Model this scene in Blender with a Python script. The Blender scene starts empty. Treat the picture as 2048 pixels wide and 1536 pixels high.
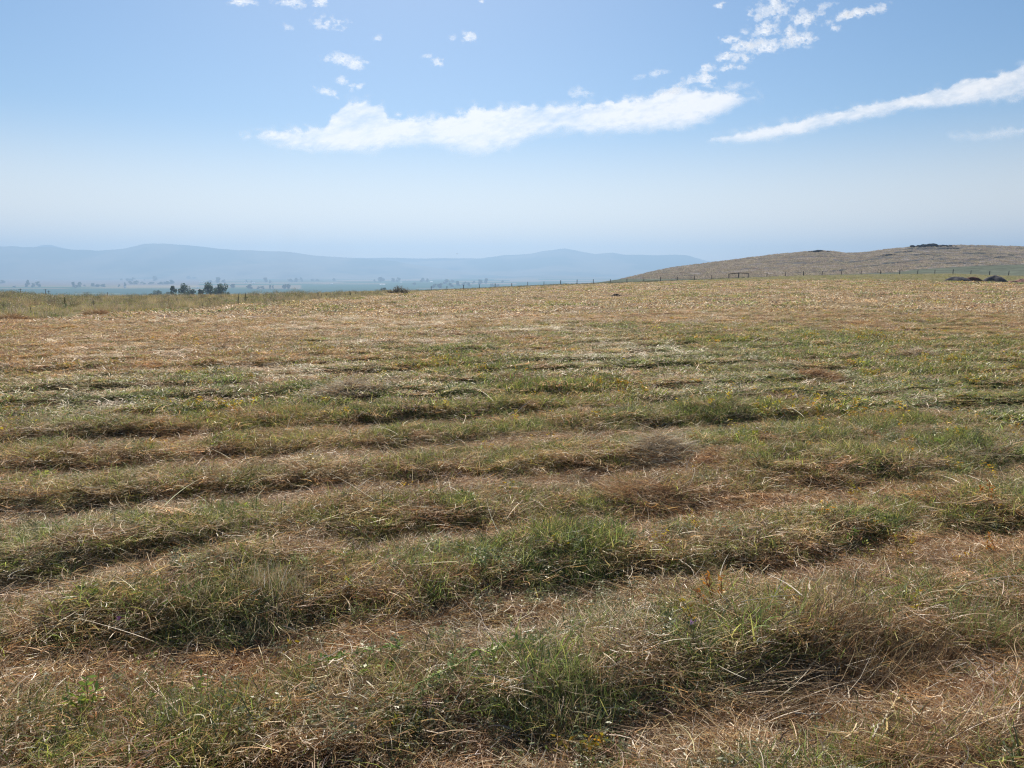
import bpy, math, random
import numpy as np
from mathutils import Vector, Matrix
SC = bpy.context.scene
COL = SC.collection
R = math.radians
# ------------------------------------------------------------------ camera, world, sun, exposure
FPX = 1462.0            # focal length in pixels of the 2048 px wide photograph
PITCH = math.atan((768 - 543) / FPX)
CAMZ = 1.65
cam_d = bpy.data.cameras.new('camera')
cam = bpy.data.objects.new('camera', cam_d)
COL.objects.link(cam)
cam.location = (0, 0, CAMZ)
cam.rotation_euler = (R(90) - PITCH, 0, 0)
cam_d.sensor_width = 36.0
cam_d.lens = 36.0 * FPX / 2048
cam_d.clip_start = 0.05
cam_d.clip_end = 80000
SC.camera = cam
SC.render.resolution_x, SC.render.resolution_y = 1024, 768
SUN_AZ, SUN_EL = R(-8), R(42)          # azimuth measured from +Y towards +X
world = bpy.data.worlds.new("World")
SC.world = world
world.use_nodes = True
world.cycles.sampling_method = 'NONE'
wt = world.node_tree
SKY_STR = 0.062
sun_d = bpy.data.lights.new('sun', 'SUN')
sun_d.energy = 5.0
sun_d.angle = R(0.6)
sun_d.color = (1.0, 0.93, 0.82)
sun = bpy.data.objects.new('sun', sun_d)
COL.objects.link(sun)
sd = Vector((math.sin(SUN_AZ) * math.cos(SUN_EL), math.cos(SUN_AZ) * math.cos(SUN_EL), math.sin(SUN_EL)))
sun.rotation_euler = sd.to_track_quat('Z', 'Y').to_euler()
sun.location = sd * 60
vs = SC.view_settings
vs.view_transform = 'Standard'
vs.look = 'None'
vs.gamma = 1
vs.use_curve_mapping = False
vs.exposure = 0.58
cy = SC.cycles
cy.use_denoising = True
cy.denoising_prefilter = 'NONE'
cy.max_bounces = 4
cy.diffuse_bounces = 3
cy.transmission_bounces = 3
cy.transparent_max_bounces = 8
cy.glossy_bounces = 2
cy.volume_bounces = 0
cy.sample_clamp_indirect = 6
cy.use_adaptive_sampling = False
cy.pixel_filter_type = 'BLACKMAN_HARRIS'
cy.filter_width = 1.15

# ------------------------------------------------------------------ pixel <-> world
CP, SP = math.cos(PITCH), math.sin(PITCH)
def ray(px, py):
    X = (px - 1024) / FPX; Z = -(py - 768) / FPX
    return np.array([X, CP + SP * Z, -SP + CP * Z])
def azel(px, py):
    d = ray(px, py)
    return math.atan2(d[0], d[1]), math.atan2(d[2], math.hypot(d[0], d[1]))
def project(x, y, z):
    zz = z - CAMZ
    dep = y * CP - zz * SP
    up = y * SP + zz * CP
    dep = np.maximum(dep, 0.05)
    return 1024 + FPX * x / dep, 768 - FPX * up / dep
def q_of(py):
    return math.tan(PITCH + math.atan((py - 768) / FPX))
def at_depth(px, py, Y):
    d = ray(px, py)
    return Vector((d[0] / d[1] * Y, Y, CAMZ + d[2] / d[1] * Y))

# ------------------------------------------------------------------ sky
def sky_world():
    N, L = wt.nodes, wt.links
    N.clear()
    out = N.new('ShaderNodeOutputWorld')
    bg = N.new('ShaderNodeBackground'); bg.inputs[1].default_value = SKY_STR
    sky = N.new('ShaderNodeTexSky'); sky.sky_type = 'NISHITA'; sky.sun_disc = False
    sky.sun_elevation = SUN_EL; sky.sun_rotation = SUN_AZ
    sky.altitude = 600; sky.air_density = 1.0; sky.dust_density = 0.7; sky.ozone_density = 1.2
    hs = N.new('ShaderNodeHueSaturation'); hs.inputs['Saturation'].default_value = 1.32; L.new(sky.outputs[0], hs.inputs['Color'])
    tc = N.new('ShaderNodeTexCoord'); sep = N.new('ShaderNodeSeparateXYZ'); L.new(tc.outputs['Generated'], sep.inputs[0])
    mr = N.new('ShaderNodeMapRange'); mr.interpolation_type = 'SMOOTHSTEP'; L.new(sep.outputs[2], mr.inputs[0])
    mr.inputs[1].default_value = -.02; mr.inputs[2].default_value = .20; mr.inputs[3].default_value = .85; mr.inputs[4].default_value = 0
    mx = N.new('ShaderNodeMix'); mx.data_type = 'RGBA'; L.new(mr.outputs[0], mx.inputs['Factor'])
    L.new(hs.outputs[0], mx.inputs['A']); mx.inputs['B'].default_value = (15.5, 12.2, 8.9, 1)
    L.new(mx.outputs['Result'], bg.inputs[0]); L.new(bg.outputs[0], out.inputs[0])
sky_world()

# ------------------------------------------------------------------ numpy noise
_rs = np.random.RandomState(11)
PERM = _rs.rand(256, 256)
def vnoise(x, y, seed=0):
    x = x + seed * 17.31; y = y + seed * 9.77
    xi = np.floor(x).astype(np.int64); yi = np.floor(y).astype(np.int64)
    fx = x - xi; fy = y - yi
    fx = fx * fx * (3 - 2 * fx); fy = fy * fy * (3 - 2 * fy)
    a = PERM[xi & 255, yi & 255]; b = PERM[(xi + 1) & 255, yi & 255]
    c = PERM[xi & 255, (yi + 1) & 255]; d = PERM[(xi + 1) & 255, (yi + 1) & 255]
    return (a * (1 - fx) + b * fx) * (1 - fy) + (c * (1 - fx) + d * fx) * fy - 0.5
def fbm(x, y, s, octv=4, seed=0, gain=0.5):
    r = 0; a = 1.0; t = 0
    for k in range(octv):
        r = r + a * vnoise(x / s, y / s, seed + k * 3); t += a
        a *= gain; s *= 0.5
    return r / t * 1.6
def sstep(v, lo, hi):
    t = np.clip((v - lo) / (hi - lo), 0, 1)
    return t * t * (3 - 2 * t)

# ------------------------------------------------------------------ terrain
CREST = np.array([(-900, 583), (0, 586), (40, 588), (85, 592), (300, 593), (500, 591), (640, 587), (750, 583), (850, 582), (1000, 575), (1180, 568), (1423, 559), (1500, 555), (1620, 551), (1720, 549), (1910, 547), (2015, 551), (2100, 552), (3000, 552)], float)
CQ = np.array([q_of(v) for v in CREST[:, 1]])
ROWS = np.array([-9, -7, -5, -3.4, -2, -0.9, 0.2, 1.25, 2.25, 3.33, 4.35, 5.5, 6.6, 7.7, 8.8, 9.9, 10.9, 12.0, 13.2, 14.4, 15.7, 17.0, 18.4, 19.8, 21.4, 23, 26, 29, 33, 37, 41, 46, 51, 56, 61, 67, 73, 80], float)
RN = (-0.285, 0.958)
def row_phase(x, y):
    t = x * RN[0] + y * RN[1]
    t = t + 0.16 * fbm(x, y, 4.2, 3, 5) + 0.13 * fbm(x, y, .6, 2, 8)
    ph = np.interp(t, ROWS, np.arange(len(ROWS)) * 1.0)
    k = np.floor(ph)
    return ph - k, k
def macro(x, y):
    r = np.hypot(x, y)
    az = np.clip(np.arctan2(x, y), -R(52), R(52))
    Y = r * np.cos(az)
    pxh = 1024 + np.tan(az) * FPX * 1.0116
    qc = np.interp(pxh, CREST[:, 0], CQ)
    Yc = np.interp(pxh, [-900, 600, 700, 820, 900, 3000], [92, 95, 130, 200, 220, 220])
    zc = CAMZ - qc * Yc
    t = np.clip((Y - 12) / (Yc - 12), 0, 1)
    z1 = zc * t
    dz = np.maximum(Y - Yc, 0)
    zl = CAMZ - (qc + .0045 * (1 - np.exp(-dz / 40))) * Y
    zr = zc - 0.012 * dz
    w = sstep(pxh, 1130, 1260)
    z2 = np.maximum(zl * (1 - w) + zr * w, -92)
    return np.where(Y > Yc, z2, z1)
MOUNDS = [(430, 1190, .28, .22, .13), (560, 1165, .25, .2, .12), (1130, 1120, .3, .14, .08), (1560, 945, .6, .3, .14), (1330, 925, .45, .25, .06), (1000, 1270, .35, .12, -.07),
          (1700, 1330, .6, .2, .06), (700, 790, 1.2, .5, .14), (1250, 1040, .9, .28, -.10), (760, 1075, .6, .18, -.08), (300, 1250, .4, .16, .08), (1880, 900, .8, .4, .10), (150, 880, .8, .35, .12),
          (1150, 1430, .3, .12, .08), (60, 1200, .35, .2, -.06), (1480, 1170, .35, .14, -.08)]
def flat_at(px, py):
    d = ray(px, py); k = -CAMZ / d[2]; return d[0] * k, d[1] * k
def micro(x, y):
    r = np.hypot(x, y)
    p, k = row_phase(x, y)
    prof = sstep(p, 0.02, 0.26) * (1 - sstep(p, 0.30, 1.0) * 1.0)
    along = x * 0.961 + y * 0.275
    am = 0.72 + .9 * vnoise(along / 1.9 + k * 7.3, k * 3.1 + 0.5, 4) + .45 * vnoise(along / .5 + k * 3.3, k * 1.7, 6)
    am = np.clip(am, 0.16, 1.15)
    fall = np.interp(r, [0, 3, 7, 12, 20, 40, 80], [0.13, 0.145, 0.13, 0.10, 0.065, 0.035, 0.02])
    h = prof * am * fall
    for mx_, my_, rx_, ry_, hh_ in MOUNDS:
        fx, fy = flat_at(mx_, my_); h = h + hh_ * np.exp(-((x - fx) / rx_) ** 2 - ((y - fy) / ry_) ** 2)
    lump = fbm(x, y, 1.6, 4, 2) * 0.13 + fbm(x, y, .33, 3, 9) * 0.07
    lump = lump * np.interp(r, [0, 10, 20, 60, 300, 1000], [1, .7, .55, .7, .9, 0])
    far = fbm(x, y, 9, 3, 14) * np.interp(r, [20, 60, 220, 260], [0, .16, .22, .0])
    return h + lump + far
def H(x, y):
    x = np.asarray(x, float); y = np.asarray(y, float)
    return macro(x, y) + micro(x, y)
def hit(px, py, ymax=230.0):
    d = ray(px, py); Y = np.exp(np.linspace(math.log(1.0), math.log(ymax), 1400))
    X = d[0] / d[1] * Y; Z = CAMZ + d[2] / d[1] * Y
    g = H(X, Y)
    i = int(np.argmax(Z <= g)) if np.any(Z <= g) else len(Y) - 1
    return Vector((X[i], Y[i], g[i]))
def gz(x, y): return float(H(np.array([x]), np.array([y]))[0])

EDGE = np.array([(-900, 690), (0, 645), (200, 630), (450, 613), (600, 604), (740, 593), (850, 584), (1000, 577), (1180, 569), (1480, 562), (1740, 562), (1850, 564), (2048, 568), (3000, 575)], float)
def blob(px, py, cx, cy, rx, ry):
    return np.exp(-(((px - cx) / rx) ** 2 + ((py - cy) / ry) ** 2))
def cover(x, y):
    """what grows where: green, yellow, straw (rust) and rough (unmown) weights"""
    px, py = project(x, y, macro(x, y))
    r = np.hypot(x, y)
    g = np.interp(py, [560, 604, 650, 680, 740, 800, 900, 1000, 1150, 1350, 1500], [.26, .06, .06, .40, .56, .62, .56, .46, .42, .34, .30])
    wr = sstep(px, 500, 1500)
    band = sstep(py, 645, 690) * (1 - sstep(py, 1000, 1200))
    g = g + band * (wr - .40) * 0.60
    g = g - 0.30 * blob(px, py, 150, 690, 500, 60) + .25 * blob(px, py, 400, 830, 520, 45) - .2 * blob(px, py, 200, 960, 420, 60)
    g = g - .45 * blob(px, py, 1250, 1010, 330, 50) - .3 * blob(px, py, 1000, 1080, 260, 40) + .25 * blob(px, py, 550, 1200, 220, 80) + .3 * blob(px, py, 1150, 1130, 160, 60)
    g = g + .25 * blob(px, py, 1850, 1050, 260, 60) + .25 * blob(px, py, 1100, 1400, 130, 60) - .35 * blob(px, py, 1700, 1480, 400, 70) + .2 * blob(px, py, 100, 1440, 200, 80)
    g = g + .25 * blob(px, py, 1000, 610, 500, 6) + .2 * blob(px, py, 420, 632, 260, 7) + .15 * blob(px, py, 1600, 592, 420, 6)
    sc = np.clip(r / 14, 0.5, 6)
    g = g + fbm(x, y, 1.1, 3, 21) * .65 + fbm(x / 3.0, y, 2.4, 3, 25) * .35 * sstep(r, 6, 20)
    p, k = row_phase(x, y)
    rk = 1 - sstep(r, 10, 18)
    g = g + rk * (0.30 * np.exp(-((p - .33) / .2) ** 2) - .42 * sstep(p, .62, .9))
    yel = .5 + fbm(x / 2, y, 2.2, 3, 33) * 1.6
    yel = yel + .35 * sstep(px, 1300, 1800) * sstep(py, 640, 760) * (1 - sstep(py, 1150, 1300))
    yel = yel * np.interp(py, [565, 640, 700, 860, 1000], [.75, .55, .6, .45, .2]) + .5 * blob(px, py, 1290, 585, 160, 4) + .5 * blob(px, py, 200, 755, 260, 30) + .35 * blob(px, py, 930, 607, 160, 4) + .4 * blob(px, py, 580, 602, 60, 5)
    rust = .38 + fbm(x, y, 1.7, 3, 41) * .9 + .4 * blob(px, py, 150, 690, 600, 70) + .5 * blob(px, py, 1350, 1000, 260, 60) + .35 * blob(px, py, 900, 1080, 260, 40) + .5 * blob(px, py, 500, 1400, 160, 50) + .4 * blob(px, py, 1850, 1480, 240, 60)
    rough = sstep(np.interp(px, EDGE[:, 0], EDGE[:, 1]) + fbm(x, y, 3, 2, 51) * 6 - py, -1.0, 2.5) * (y > 5)
    return np.clip(g, 0, 1), np.clip(yel, 0, 1), np.clip(rust, 0, 1), rough, px, py

# ------------------------------------------------------------------ mesh helpers
def mesh_np(name, V, F, mat, smooth=False, cols=None, parent=None, link=True, loc=None):
    me = bpy.data.meshes.new(name)
    V = np.asarray(V, np.float32)
    me.vertices.add(len(V)); me.vertices.foreach_set('co', V.ravel())
    F = np.asarray(F, np.int32); n, k = F.shape
    me.loops.add(n * k); me.loops.foreach_set('vertex_index', F.ravel())
    me.polygons.add(n)
    me.polygons.foreach_set('loop_start', np.arange(0, n * k, k, dtype=np.int32))
    me.polygons.foreach_set('loop_total', np.full(n, k, np.int32))
    me.polygons.foreach_set('use_smooth', np.full(n, smooth, bool))
    if cols is not None:
        a = me.color_attributes.new('Col', 'FLOAT_COLOR', 'POINT')
        c = np.ones((len(V), 4), np.float32); c[:, :3] = cols
        a.data.foreach_set('color', c.ravel())
    me.update(calc_edges=True)
    if mat: me.materials.append(mat)
    o = bpy.data.objects.new(name, me)
    if link: COL.objects.link(o)
    if parent: o.parent = parent
    if loc is not None: o.location = loc
    return o
def grid_faces(nr, nc, wrap=False):
    i = np.arange(nr - 1)[:, None]; j = np.arange(nc if wrap else nc - 1)[None, :]
    j2 = (j + 1) % nc
    a = i * nc + j; b = i * nc + j2; c = (i + 1) * nc + j2; d = (i + 1) * nc + j
    return np.stack([a, b, c, d], -1).reshape(-1, 4)
def tag(o, label=None, cat=None, group=None, kind=None):
    if label: o['label'] = label
    if cat: o['category'] = cat
    if group: o['group'] = group
    if kind: o['kind'] = kind
    return o
def empty(name, loc, rz=0.0):
    o = bpy.data.objects.new(name, None); COL.objects.link(o)
    o.location = loc; o.rotation_euler = (0, 0, rz); o.empty_display_size = .1
    return o

# ------------------------------------------------------------------ materials
def nmat(name):
    m = bpy.data.materials.new(name); m.use_nodes = True
    t = m.node_tree; t.nodes.clear()
    return m, t.nodes, t.links
def simple(name, col, rough=.8, var=.25, scale=8, bump=.3, spec=.2):
    m, N, L = nmat(name)
    out = N.new('ShaderNodeOutputMaterial'); b = N.new('ShaderNodeBsdfPrincipled')
    b.inputs['Roughness'].default_value = rough; b.inputs['Specular IOR Level'].default_value = spec
    tc = N.new('ShaderNodeTexCoord')
    n = N.new('ShaderNodeTexNoise'); n.inputs['Scale'].default_value = scale; n.inputs['Detail'].default_value = 8
    n.inputs['Roughness'].default_value = .65
    L.new(tc.outputs['Object'], n.inputs['Vector'])
    mx = N.new('ShaderNodeMix'); mx.data_type = 'RGBA'
    L.new(n.outputs['Fac'], mx.inputs['Factor'])
    mx.inputs['A'].default_value = tuple(c * (1 - var) for c in col) + (1,)
    mx.inputs['B'].default_value = tuple(min(1, c * (1 + var)) for c in col) + (1,)
    L.new(mx.outputs['Result'], b.inputs['Base Color'])
    bp = N.new('ShaderNodeBump'); bp.inputs['Strength'].default_value = bump; bp.inputs['Distance'].default_value = .02
    L.new(n.outputs['Fac'], bp.inputs['Height']); L.new(bp.outputs[0], b.inputs['Normal'])
    L.new(b.outputs[0], out.inputs[0])
    return m
def leafy(name, trans=.35, gloss=.06, inst=False, rough=.45):
    m, N, L = nmat(name)
    out = N.new('ShaderNodeOutputMaterial')
    a = N.new('ShaderNodeAttribute'); a.attribute_name = 'Col'
    c = a.outputs['Color']
    if inst:
        t = N.new('ShaderNodeAttribute'); t.attribute_type = 'INSTANCER'; t.attribute_name = 'tint'
        mx = N.new('ShaderNodeMix'); mx.data_type = 'RGBA'; mx.blend_type = 'MULTIPLY'
        mx.inputs['Factor'].default_value = 1
        L.new(c, mx.inputs['A']); L.new(t.outputs['Color'], mx.inputs['B'])
        c = mx.outputs['Result']
    d = N.new('ShaderNodeBsdfDiffuse'); L.new(c, d.inputs[0])
    tr = N.new('ShaderNodeBsdfTranslucent'); L.new(c, tr.inputs[0])
    m1 = N.new('ShaderNodeMixShader'); m1.inputs[0].default_value = trans
    L.new(d.outputs[0], m1.inputs[1]); L.new(tr.outputs[0], m1.inputs[2])
    g = N.new('ShaderNodeBsdfGlossy'); g.inputs['Roughness'].default_value = rough
    g.inputs[0].default_value = (.9, .88, .82, 1)
    m2 = N.new('ShaderNodeMixShader'); m2.inputs[0].default_value = gloss
    L.new(m1.outputs[0], m2.inputs[1]); L.new(g.outputs[0], m2.inputs[2])
    L.new(m2.outputs[0], out.inputs[0])
    return m
def terrain_mat(name, layers, bumps):
    """vertex colour times layered noise; bumps = list of (scale, stretch, strength, distance)"""
    m, N, L = nmat(name)
    out = N.new('ShaderNodeOutputMaterial'); b = N.new('ShaderNodeBsdfDiffuse')
    a = N.new('ShaderNodeAttribute'); a.attribute_name = 'Col'
    tc = N.new('ShaderNodeTexCoord')
    c = a.outputs['Color']; nrm = None
    def nz(scale, stretch, det=6):
        mp = N.new('ShaderNodeMapping'); L.new(tc.outputs['Object'], mp.inputs[0])
        mp.inputs['Rotation'].default_value = (0, 0, R(-14)); mp.inputs['Scale'].default_value = (scale / stretch, scale, scale)
        n = N.new('ShaderNodeTexNoise'); n.inputs['Scale'].default_value = 1; n.inputs['Detail'].default_value = det
        n.inputs['Roughness'].default_value = .7
        L.new(mp.outputs[0], n.inputs[0]); return n.outputs['Fac']
    for sc, st, lo, hi in layers:
        r = N.new('ShaderNodeMapRange'); L.new(nz(sc, st), r.inputs[0])
        r.inputs[1].default_value = .32; r.inputs[2].default_value = .68; r.inputs[3].default_value = lo; r.inputs[4].default_value = hi
        mx = N.new('ShaderNodeMix'); mx.data_type = 'RGBA'; mx.blend_type = 'MULTIPLY'; mx.inputs['Factor'].default_value = 1
        L.new(c, mx.inputs['A']); L.new(r.outputs[0], mx.inputs['B']); c = mx.outputs['Result']
    for sc, st, s, dist in bumps:
        bp = N.new('ShaderNodeBump'); bp.inputs['Strength'].default_value = s; bp.inputs['Distance'].default_value = dist
        L.new(nz(sc, st), bp.inputs['Height'])
        if nrm: L.new(nrm, bp.inputs['Normal'])
        nrm = bp.outputs[0]
    if nrm: L.new(nrm, b.inputs['Normal'])
    L.new(c, b.inputs[0]); L.new(b.outputs[0], out.inputs[0])
    return m

# ------------------------------------------------------------------ clouds, thin sheets of altocumulus 4.5 km up
def cloud_mat():
    m, N, L = nmat('cloud')
    out = N.new('ShaderNodeOutputMaterial')
    a = N.new('ShaderNodeAttribute'); a.attribute_name = 'Col'
    d = N.new('ShaderNodeBsdfDiffuse'); d.inputs[0].default_value = (.76, .79, .84, 1)
    tr = N.new('ShaderNodeBsdfTranslucent'); tr.inputs[0].default_value = (.74, .735, .73, 1)
    m1 = N.new('ShaderNodeMixShader'); m1.inputs[0].default_value = .75
    L.new(d.outputs[0], m1.inputs[1]); L.new(tr.outputs[0], m1.inputs[2])
    t = N.new('ShaderNodeBsdfTransparent')
    m2 = N.new('ShaderNodeMixShader'); L.new(a.outputs['Fac'], m2.inputs[0])
    L.new(t.outputs[0], m2.inputs[1]); L.new(m1.outputs[0], m2.inputs[2])
    L.new(m2.outputs[0], out.inputs[0])
    return m
CM = cloud_mat()
CLOUD_ALT = 4500.0
def cl_noise(px, py, s, st, tilt, seed, octv=5, gain=.6):
    c, sn = math.cos(R(tilt)), math.sin(R(tilt))
    u = px * c - py * sn; v = py * c + px * sn
    return fbm(u / st, v, s, octv, seed, gain)
def cloud_sheet(PX, PY, D, name, label, group=None):
    keepv = D > 0.004
    X = (PX - 1024) / FPX; Zc = -(PY - 768) / FPX
    dx, dy, dz = X, CP + SP * Zc, -SP + CP * Zc
    alt = CLOUD_ALT + 25 * D + 10 * cl_noise(PX, PY, 60, 1.5, 0, 5)
    V = np.stack([dx / dz * alt, dy / dz * alt, CAMZ + alt], -1)
    nr, nc = D.shape
    F = grid_faces(nr, nc); kf = keepv.ravel()[F].any(1); F = F[kf]
    if len(F) == 0: return None
    used = np.unique(F); mp = np.full(nr * nc, -1); mp[used] = np.arange(len(used))
    Vv = V.reshape(-1, 3)[used]; Dd = D.reshape(-1)[used]
    c0 = Vv.mean(0)
    o = mesh_np(name, Vv - c0, mp[F], CM, True, np.repeat(Dd[:, None], 3, 1), loc=tuple(c0))
    tag(o, label, 'cloud', group)
    return o
def cband(name, label, top, bot, x0, x1, at, ab, op, soft, seed=0):
    top = np.array(top, float); bot = np.array(bot, float)
    y0 = top[:, 1].min() - 18; y1 = bot[:, 1].max() + 14
    PX, PY = np.meshgrid(np.arange(x0, x1, 1.5), np.arange(y0, y1, 1.2))
    t = np.interp(PX, top[:, 0], top[:, 1]); b = np.interp(PX, bot[:, 0], bot[:, 1])
    fine = cl_noise(PX, PY, 9, 2.4, 14, 3 + seed); puf = cl_noise(PX, PY, 13, 1.25, -10, 7 + seed, 4, .55); mid = cl_noise(PX, PY, 34, 2.6, 12, 11 + seed, 4)
    dt = PY - t + (fine * .8 + puf * 1.3) * at + mid * at; db = b - PY + fine * ab + mid * ab * 1.6
    m = sstep(dt, -2, soft) * sstep(db, -2, soft * 2.4)
    big = cl_noise(PX, PY, 70, 2.2, 10, 17 + seed, 3)
    D = m * np.clip(op - .16 + mid * .5 + fine * .36 + big * .4, 0.10, .88)
    D += .35 * sstep(dt, -14, 2) * sstep(db, -9, 8) * np.clip(puf * 1.2 + .1, 0, 1) * (1 - m)
    D[:2] = 0; D[-2:] = 0
    cloud_sheet(PX, PY, D, name, label)
cband('cloud', 'long ragged white cloud bank stretched low across the middle of the sky',
    [(480, 276), (520, 266), (600, 258), (650, 250), (668, 226), (690, 204), (735, 200), (765, 208), (775, 232), (850, 236), (905, 226), (950, 214), (1010, 216), (1070, 204), (1130, 208), (1190, 206), (1290, 190), (1350, 170), (1400, 172), (1440, 186), (1500, 190), (1530, 198)],
    [(480, 278), (520, 284), (570, 302), (650, 310), (730, 312), (800, 296), (850, 288), (905, 304), (970, 312), (1030, 300), (1080, 276), (1150, 270), (1290, 275), (1390, 256), (1440, 232), (1500, 199), (1530, 198)],
    478, 1530, 9, 7, .92, 12)
cband('cloud', 'smooth tapering white cloud streak rising towards the upper right edge of the sky',
    [(1410, 284), (1430, 276), (1500, 262), (1600, 240), (1700, 216), (1800, 194), (1880, 178), (1920, 160), (1990, 152), (2060, 122), (2250, 60)],
    [(1410, 284), (1430, 284), (1500, 287), (1600, 274), (1700, 246), (1800, 226), (1880, 216), (1920, 214), (1990, 210), (2060, 204), (2250, 180)],
    1412, 2240, 5, 5, .92, 8, 20)
cband('cloud', 'short faint wisp of cloud beneath the tapering streak at the right edge',
    [(1880, 276), (1895, 273), (1960, 264), (2020, 259), (2080, 257), (2150, 252)],
    [(1880, 275), (1895, 276), (1960, 282), (2020, 278), (2080, 262), (2150, 251)],
    1885, 2145, 4, 4, .32, 6, 31)
def puff(px, py, rx, ry, tilt=0.0, op=.95, label=''):
    R0 = max(rx, ry) * 1.9
    PX, PY = np.meshgrid(np.arange(px - R0, px + R0, 1.0), np.arange(py - R0, py + R0, 1.0))
    c, s = math.cos(R(tilt)), math.sin(R(tilt))
    u = (PX - px) * c - (PY - py) * s; v = (PY - py) * c + (PX - px) * s
    fine = cl_noise(PX, PY, 5, 1.5, tilt, int(px) % 90, 3); lump = cl_noise(PX, PY, 14, 1.3, tilt, int(px) % 50 + 3, 4)
    d = np.sqrt((u / (rx * 1.1)) ** 2 + (v / ry) ** 2) + fine * 1.1 + lump * 1.5
    D = op * .9 * sstep(-d, -1.5, -.15) * np.clip(.82 + fine * .8, 0, 1)
    D[:2] = 0; D[-2:] = 0; D[:, :2] = 0; D[:, -2:] = 0
    left = px < 1200
    cloud_sheet(PX, PY, D, 'cloud', label,
        'scattered small puffs left of the flock' if left else 'flock of broken cloud puffs above the long bank')
PUFFS = [(658, 44, 26, 11, -8), (690, 122, 28, 10, -14), (652, 182, 17, 7, -15), (716, 172, 12, 7, 0), (575, 54, 10, 5, -20, .5),
    (940, 74, 12, 8, 0), (757, 76, 7, 5, 0, .7), (872, 125, 9, 8, 20), (490, 3, 22, 7, 0), (575, 4, 22, 8, 0), (640, 5, 12, 8, 0),
    (905, 76, 6, 5, 0, .5), (852, 112, 8, 4, 0, .5), (963, 2, 6, 4, 0), (1310, 147, 26, 5, 12, .6), (1165, 186, 22, 7, -5, .5), (685, 160, 9, 7, 0, .7),
    (1548, 16, 34, 20, 15), (1515, 34, 7, 6, 0, .6), (1608, 38, 24, 13, 25), (1658, 44, 10, 6, 20, .6), (1655, 12, 24, 7, 25, .6), (1690, 28, 16, 7, 20), (1722, 24, 34, 8, 14),
    (1460, 78, 14, 6, 10), (1488, 64, 9, 6, 0, .7), (1530, 62, 20, 12, 15), (1580, 66, 10, 11, 30), (1600, 76, 24, 11, 8), (1492, 90, 22, 9, 12), (1540, 92, 32, 14, 10),
    (1450, 115, 14, 8, 20), (1475, 116, 14, 7, 18), (1494, 118, 9, 8, 0), (1452, 136, 16, 9, 15), (1480, 134, 9, 5, 0, .7), (1415, 136, 11, 8, 0), (1412, 157, 14, 11, 0),
    (1380, 160, 16, 7, 12), (1440, 10, 9, 5, 15), (1670, 55, 10, 6, 0, .7), (1470, 172, 22, 7, 10, .45), (1340, 180, 26, 7, 14, .7), (1618, 94, 9, 4, 0, .4)]
ORDC = ['first', 'second', 'third', 'fourth', 'fifth', 'sixth', 'seventh', 'eighth', 'ninth', 'tenth', 'eleventh', 'twelfth']
def prow(p):
    r = 'top' if p[1] < 50 else ('second' if p[1] < 100 else ('third' if p[1] < 146 else 'lowest'))
    return ('left' if p[0] < 1200 else 'right', r)
for p in PUFFS:
    sd_, r_ = prow(p); same = sorted(q for q in PUFFS if prow(q) == (sd_, r_)); k_ = same.index(p)
    puff(*p, label='%s %s cloud puff from the left, %s row, %s' % (ORDC[k_], 'torn' if p[2] > 15 else 'tiny', r_, 'above the long bank' if sd_ == 'left' else 'upper right flock'))

# ------------------------------------------------------------------ ground sheet
def mixc(a, b, t):
    return a * (1 - t[..., None]) + np.array(b) * t[..., None]
def ground_col(x, y):
    g, yel, rust, rough, px, py = cover(x, y)
    r = np.hypot(x, y)
    c = np.ones(x.shape + (3,)) * np.array([.26, .205, .135])
    c = mixc(c, [.28, .19, .115], rust * .6)
    c = mixc(c, [.115, .125, .055], g)
    c = mixc(c, [.30, .24, .09], yel * .18 * sstep(r, 8, 20))
    c = mixc(c, [.19, .175, .10], rough * .8)
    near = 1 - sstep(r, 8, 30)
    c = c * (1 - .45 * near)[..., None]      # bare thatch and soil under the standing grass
    return c
def build_ground():
    ths = np.concatenate([np.linspace(-180, -60, 40, endpoint=False), np.linspace(-60, 60, 860, endpoint=False), np.linspace(60, 180, 40, endpoint=False)])
    rr = np.concatenate([np.exp(np.linspace(math.log(.35), math.log(260), 760)), np.exp(np.linspace(math.log(266), math.log(3200), 60))])
    T, RR = np.meshgrid(R(1) * ths, rr)
    x = RR * np.sin(T); y = RR * np.cos(T)
    z = H(x, y)
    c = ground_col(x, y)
    V = np.stack([x, y, z], -1).reshape(-1, 3); C = c.reshape(-1, 3)
    F = grid_faces(len(rr), len(ths), wrap=True)[:, ::-1]
    n = len(V)
    V = np.vstack([V, [[0, 0, float(H(np.array([0.]), np.array([0.]))[0])]]]); C = np.vstack([C, C[:1]])
    nc = len(ths); j = np.arange(nc)
    F2 = np.stack([np.full(nc, n), (j + 1) % nc, j, j], -1)
    m = terrain_mat('dry_thatch', [(9, 2.2, .62, 1.35), (.35, 3, .85, 1.15)], [(60, 3, .7, .012), (7, 2.5, .8, .05), (.9, 3, .5, .22)])
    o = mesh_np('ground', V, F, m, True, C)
    tag(o, kind='structure')
build_ground()

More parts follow.
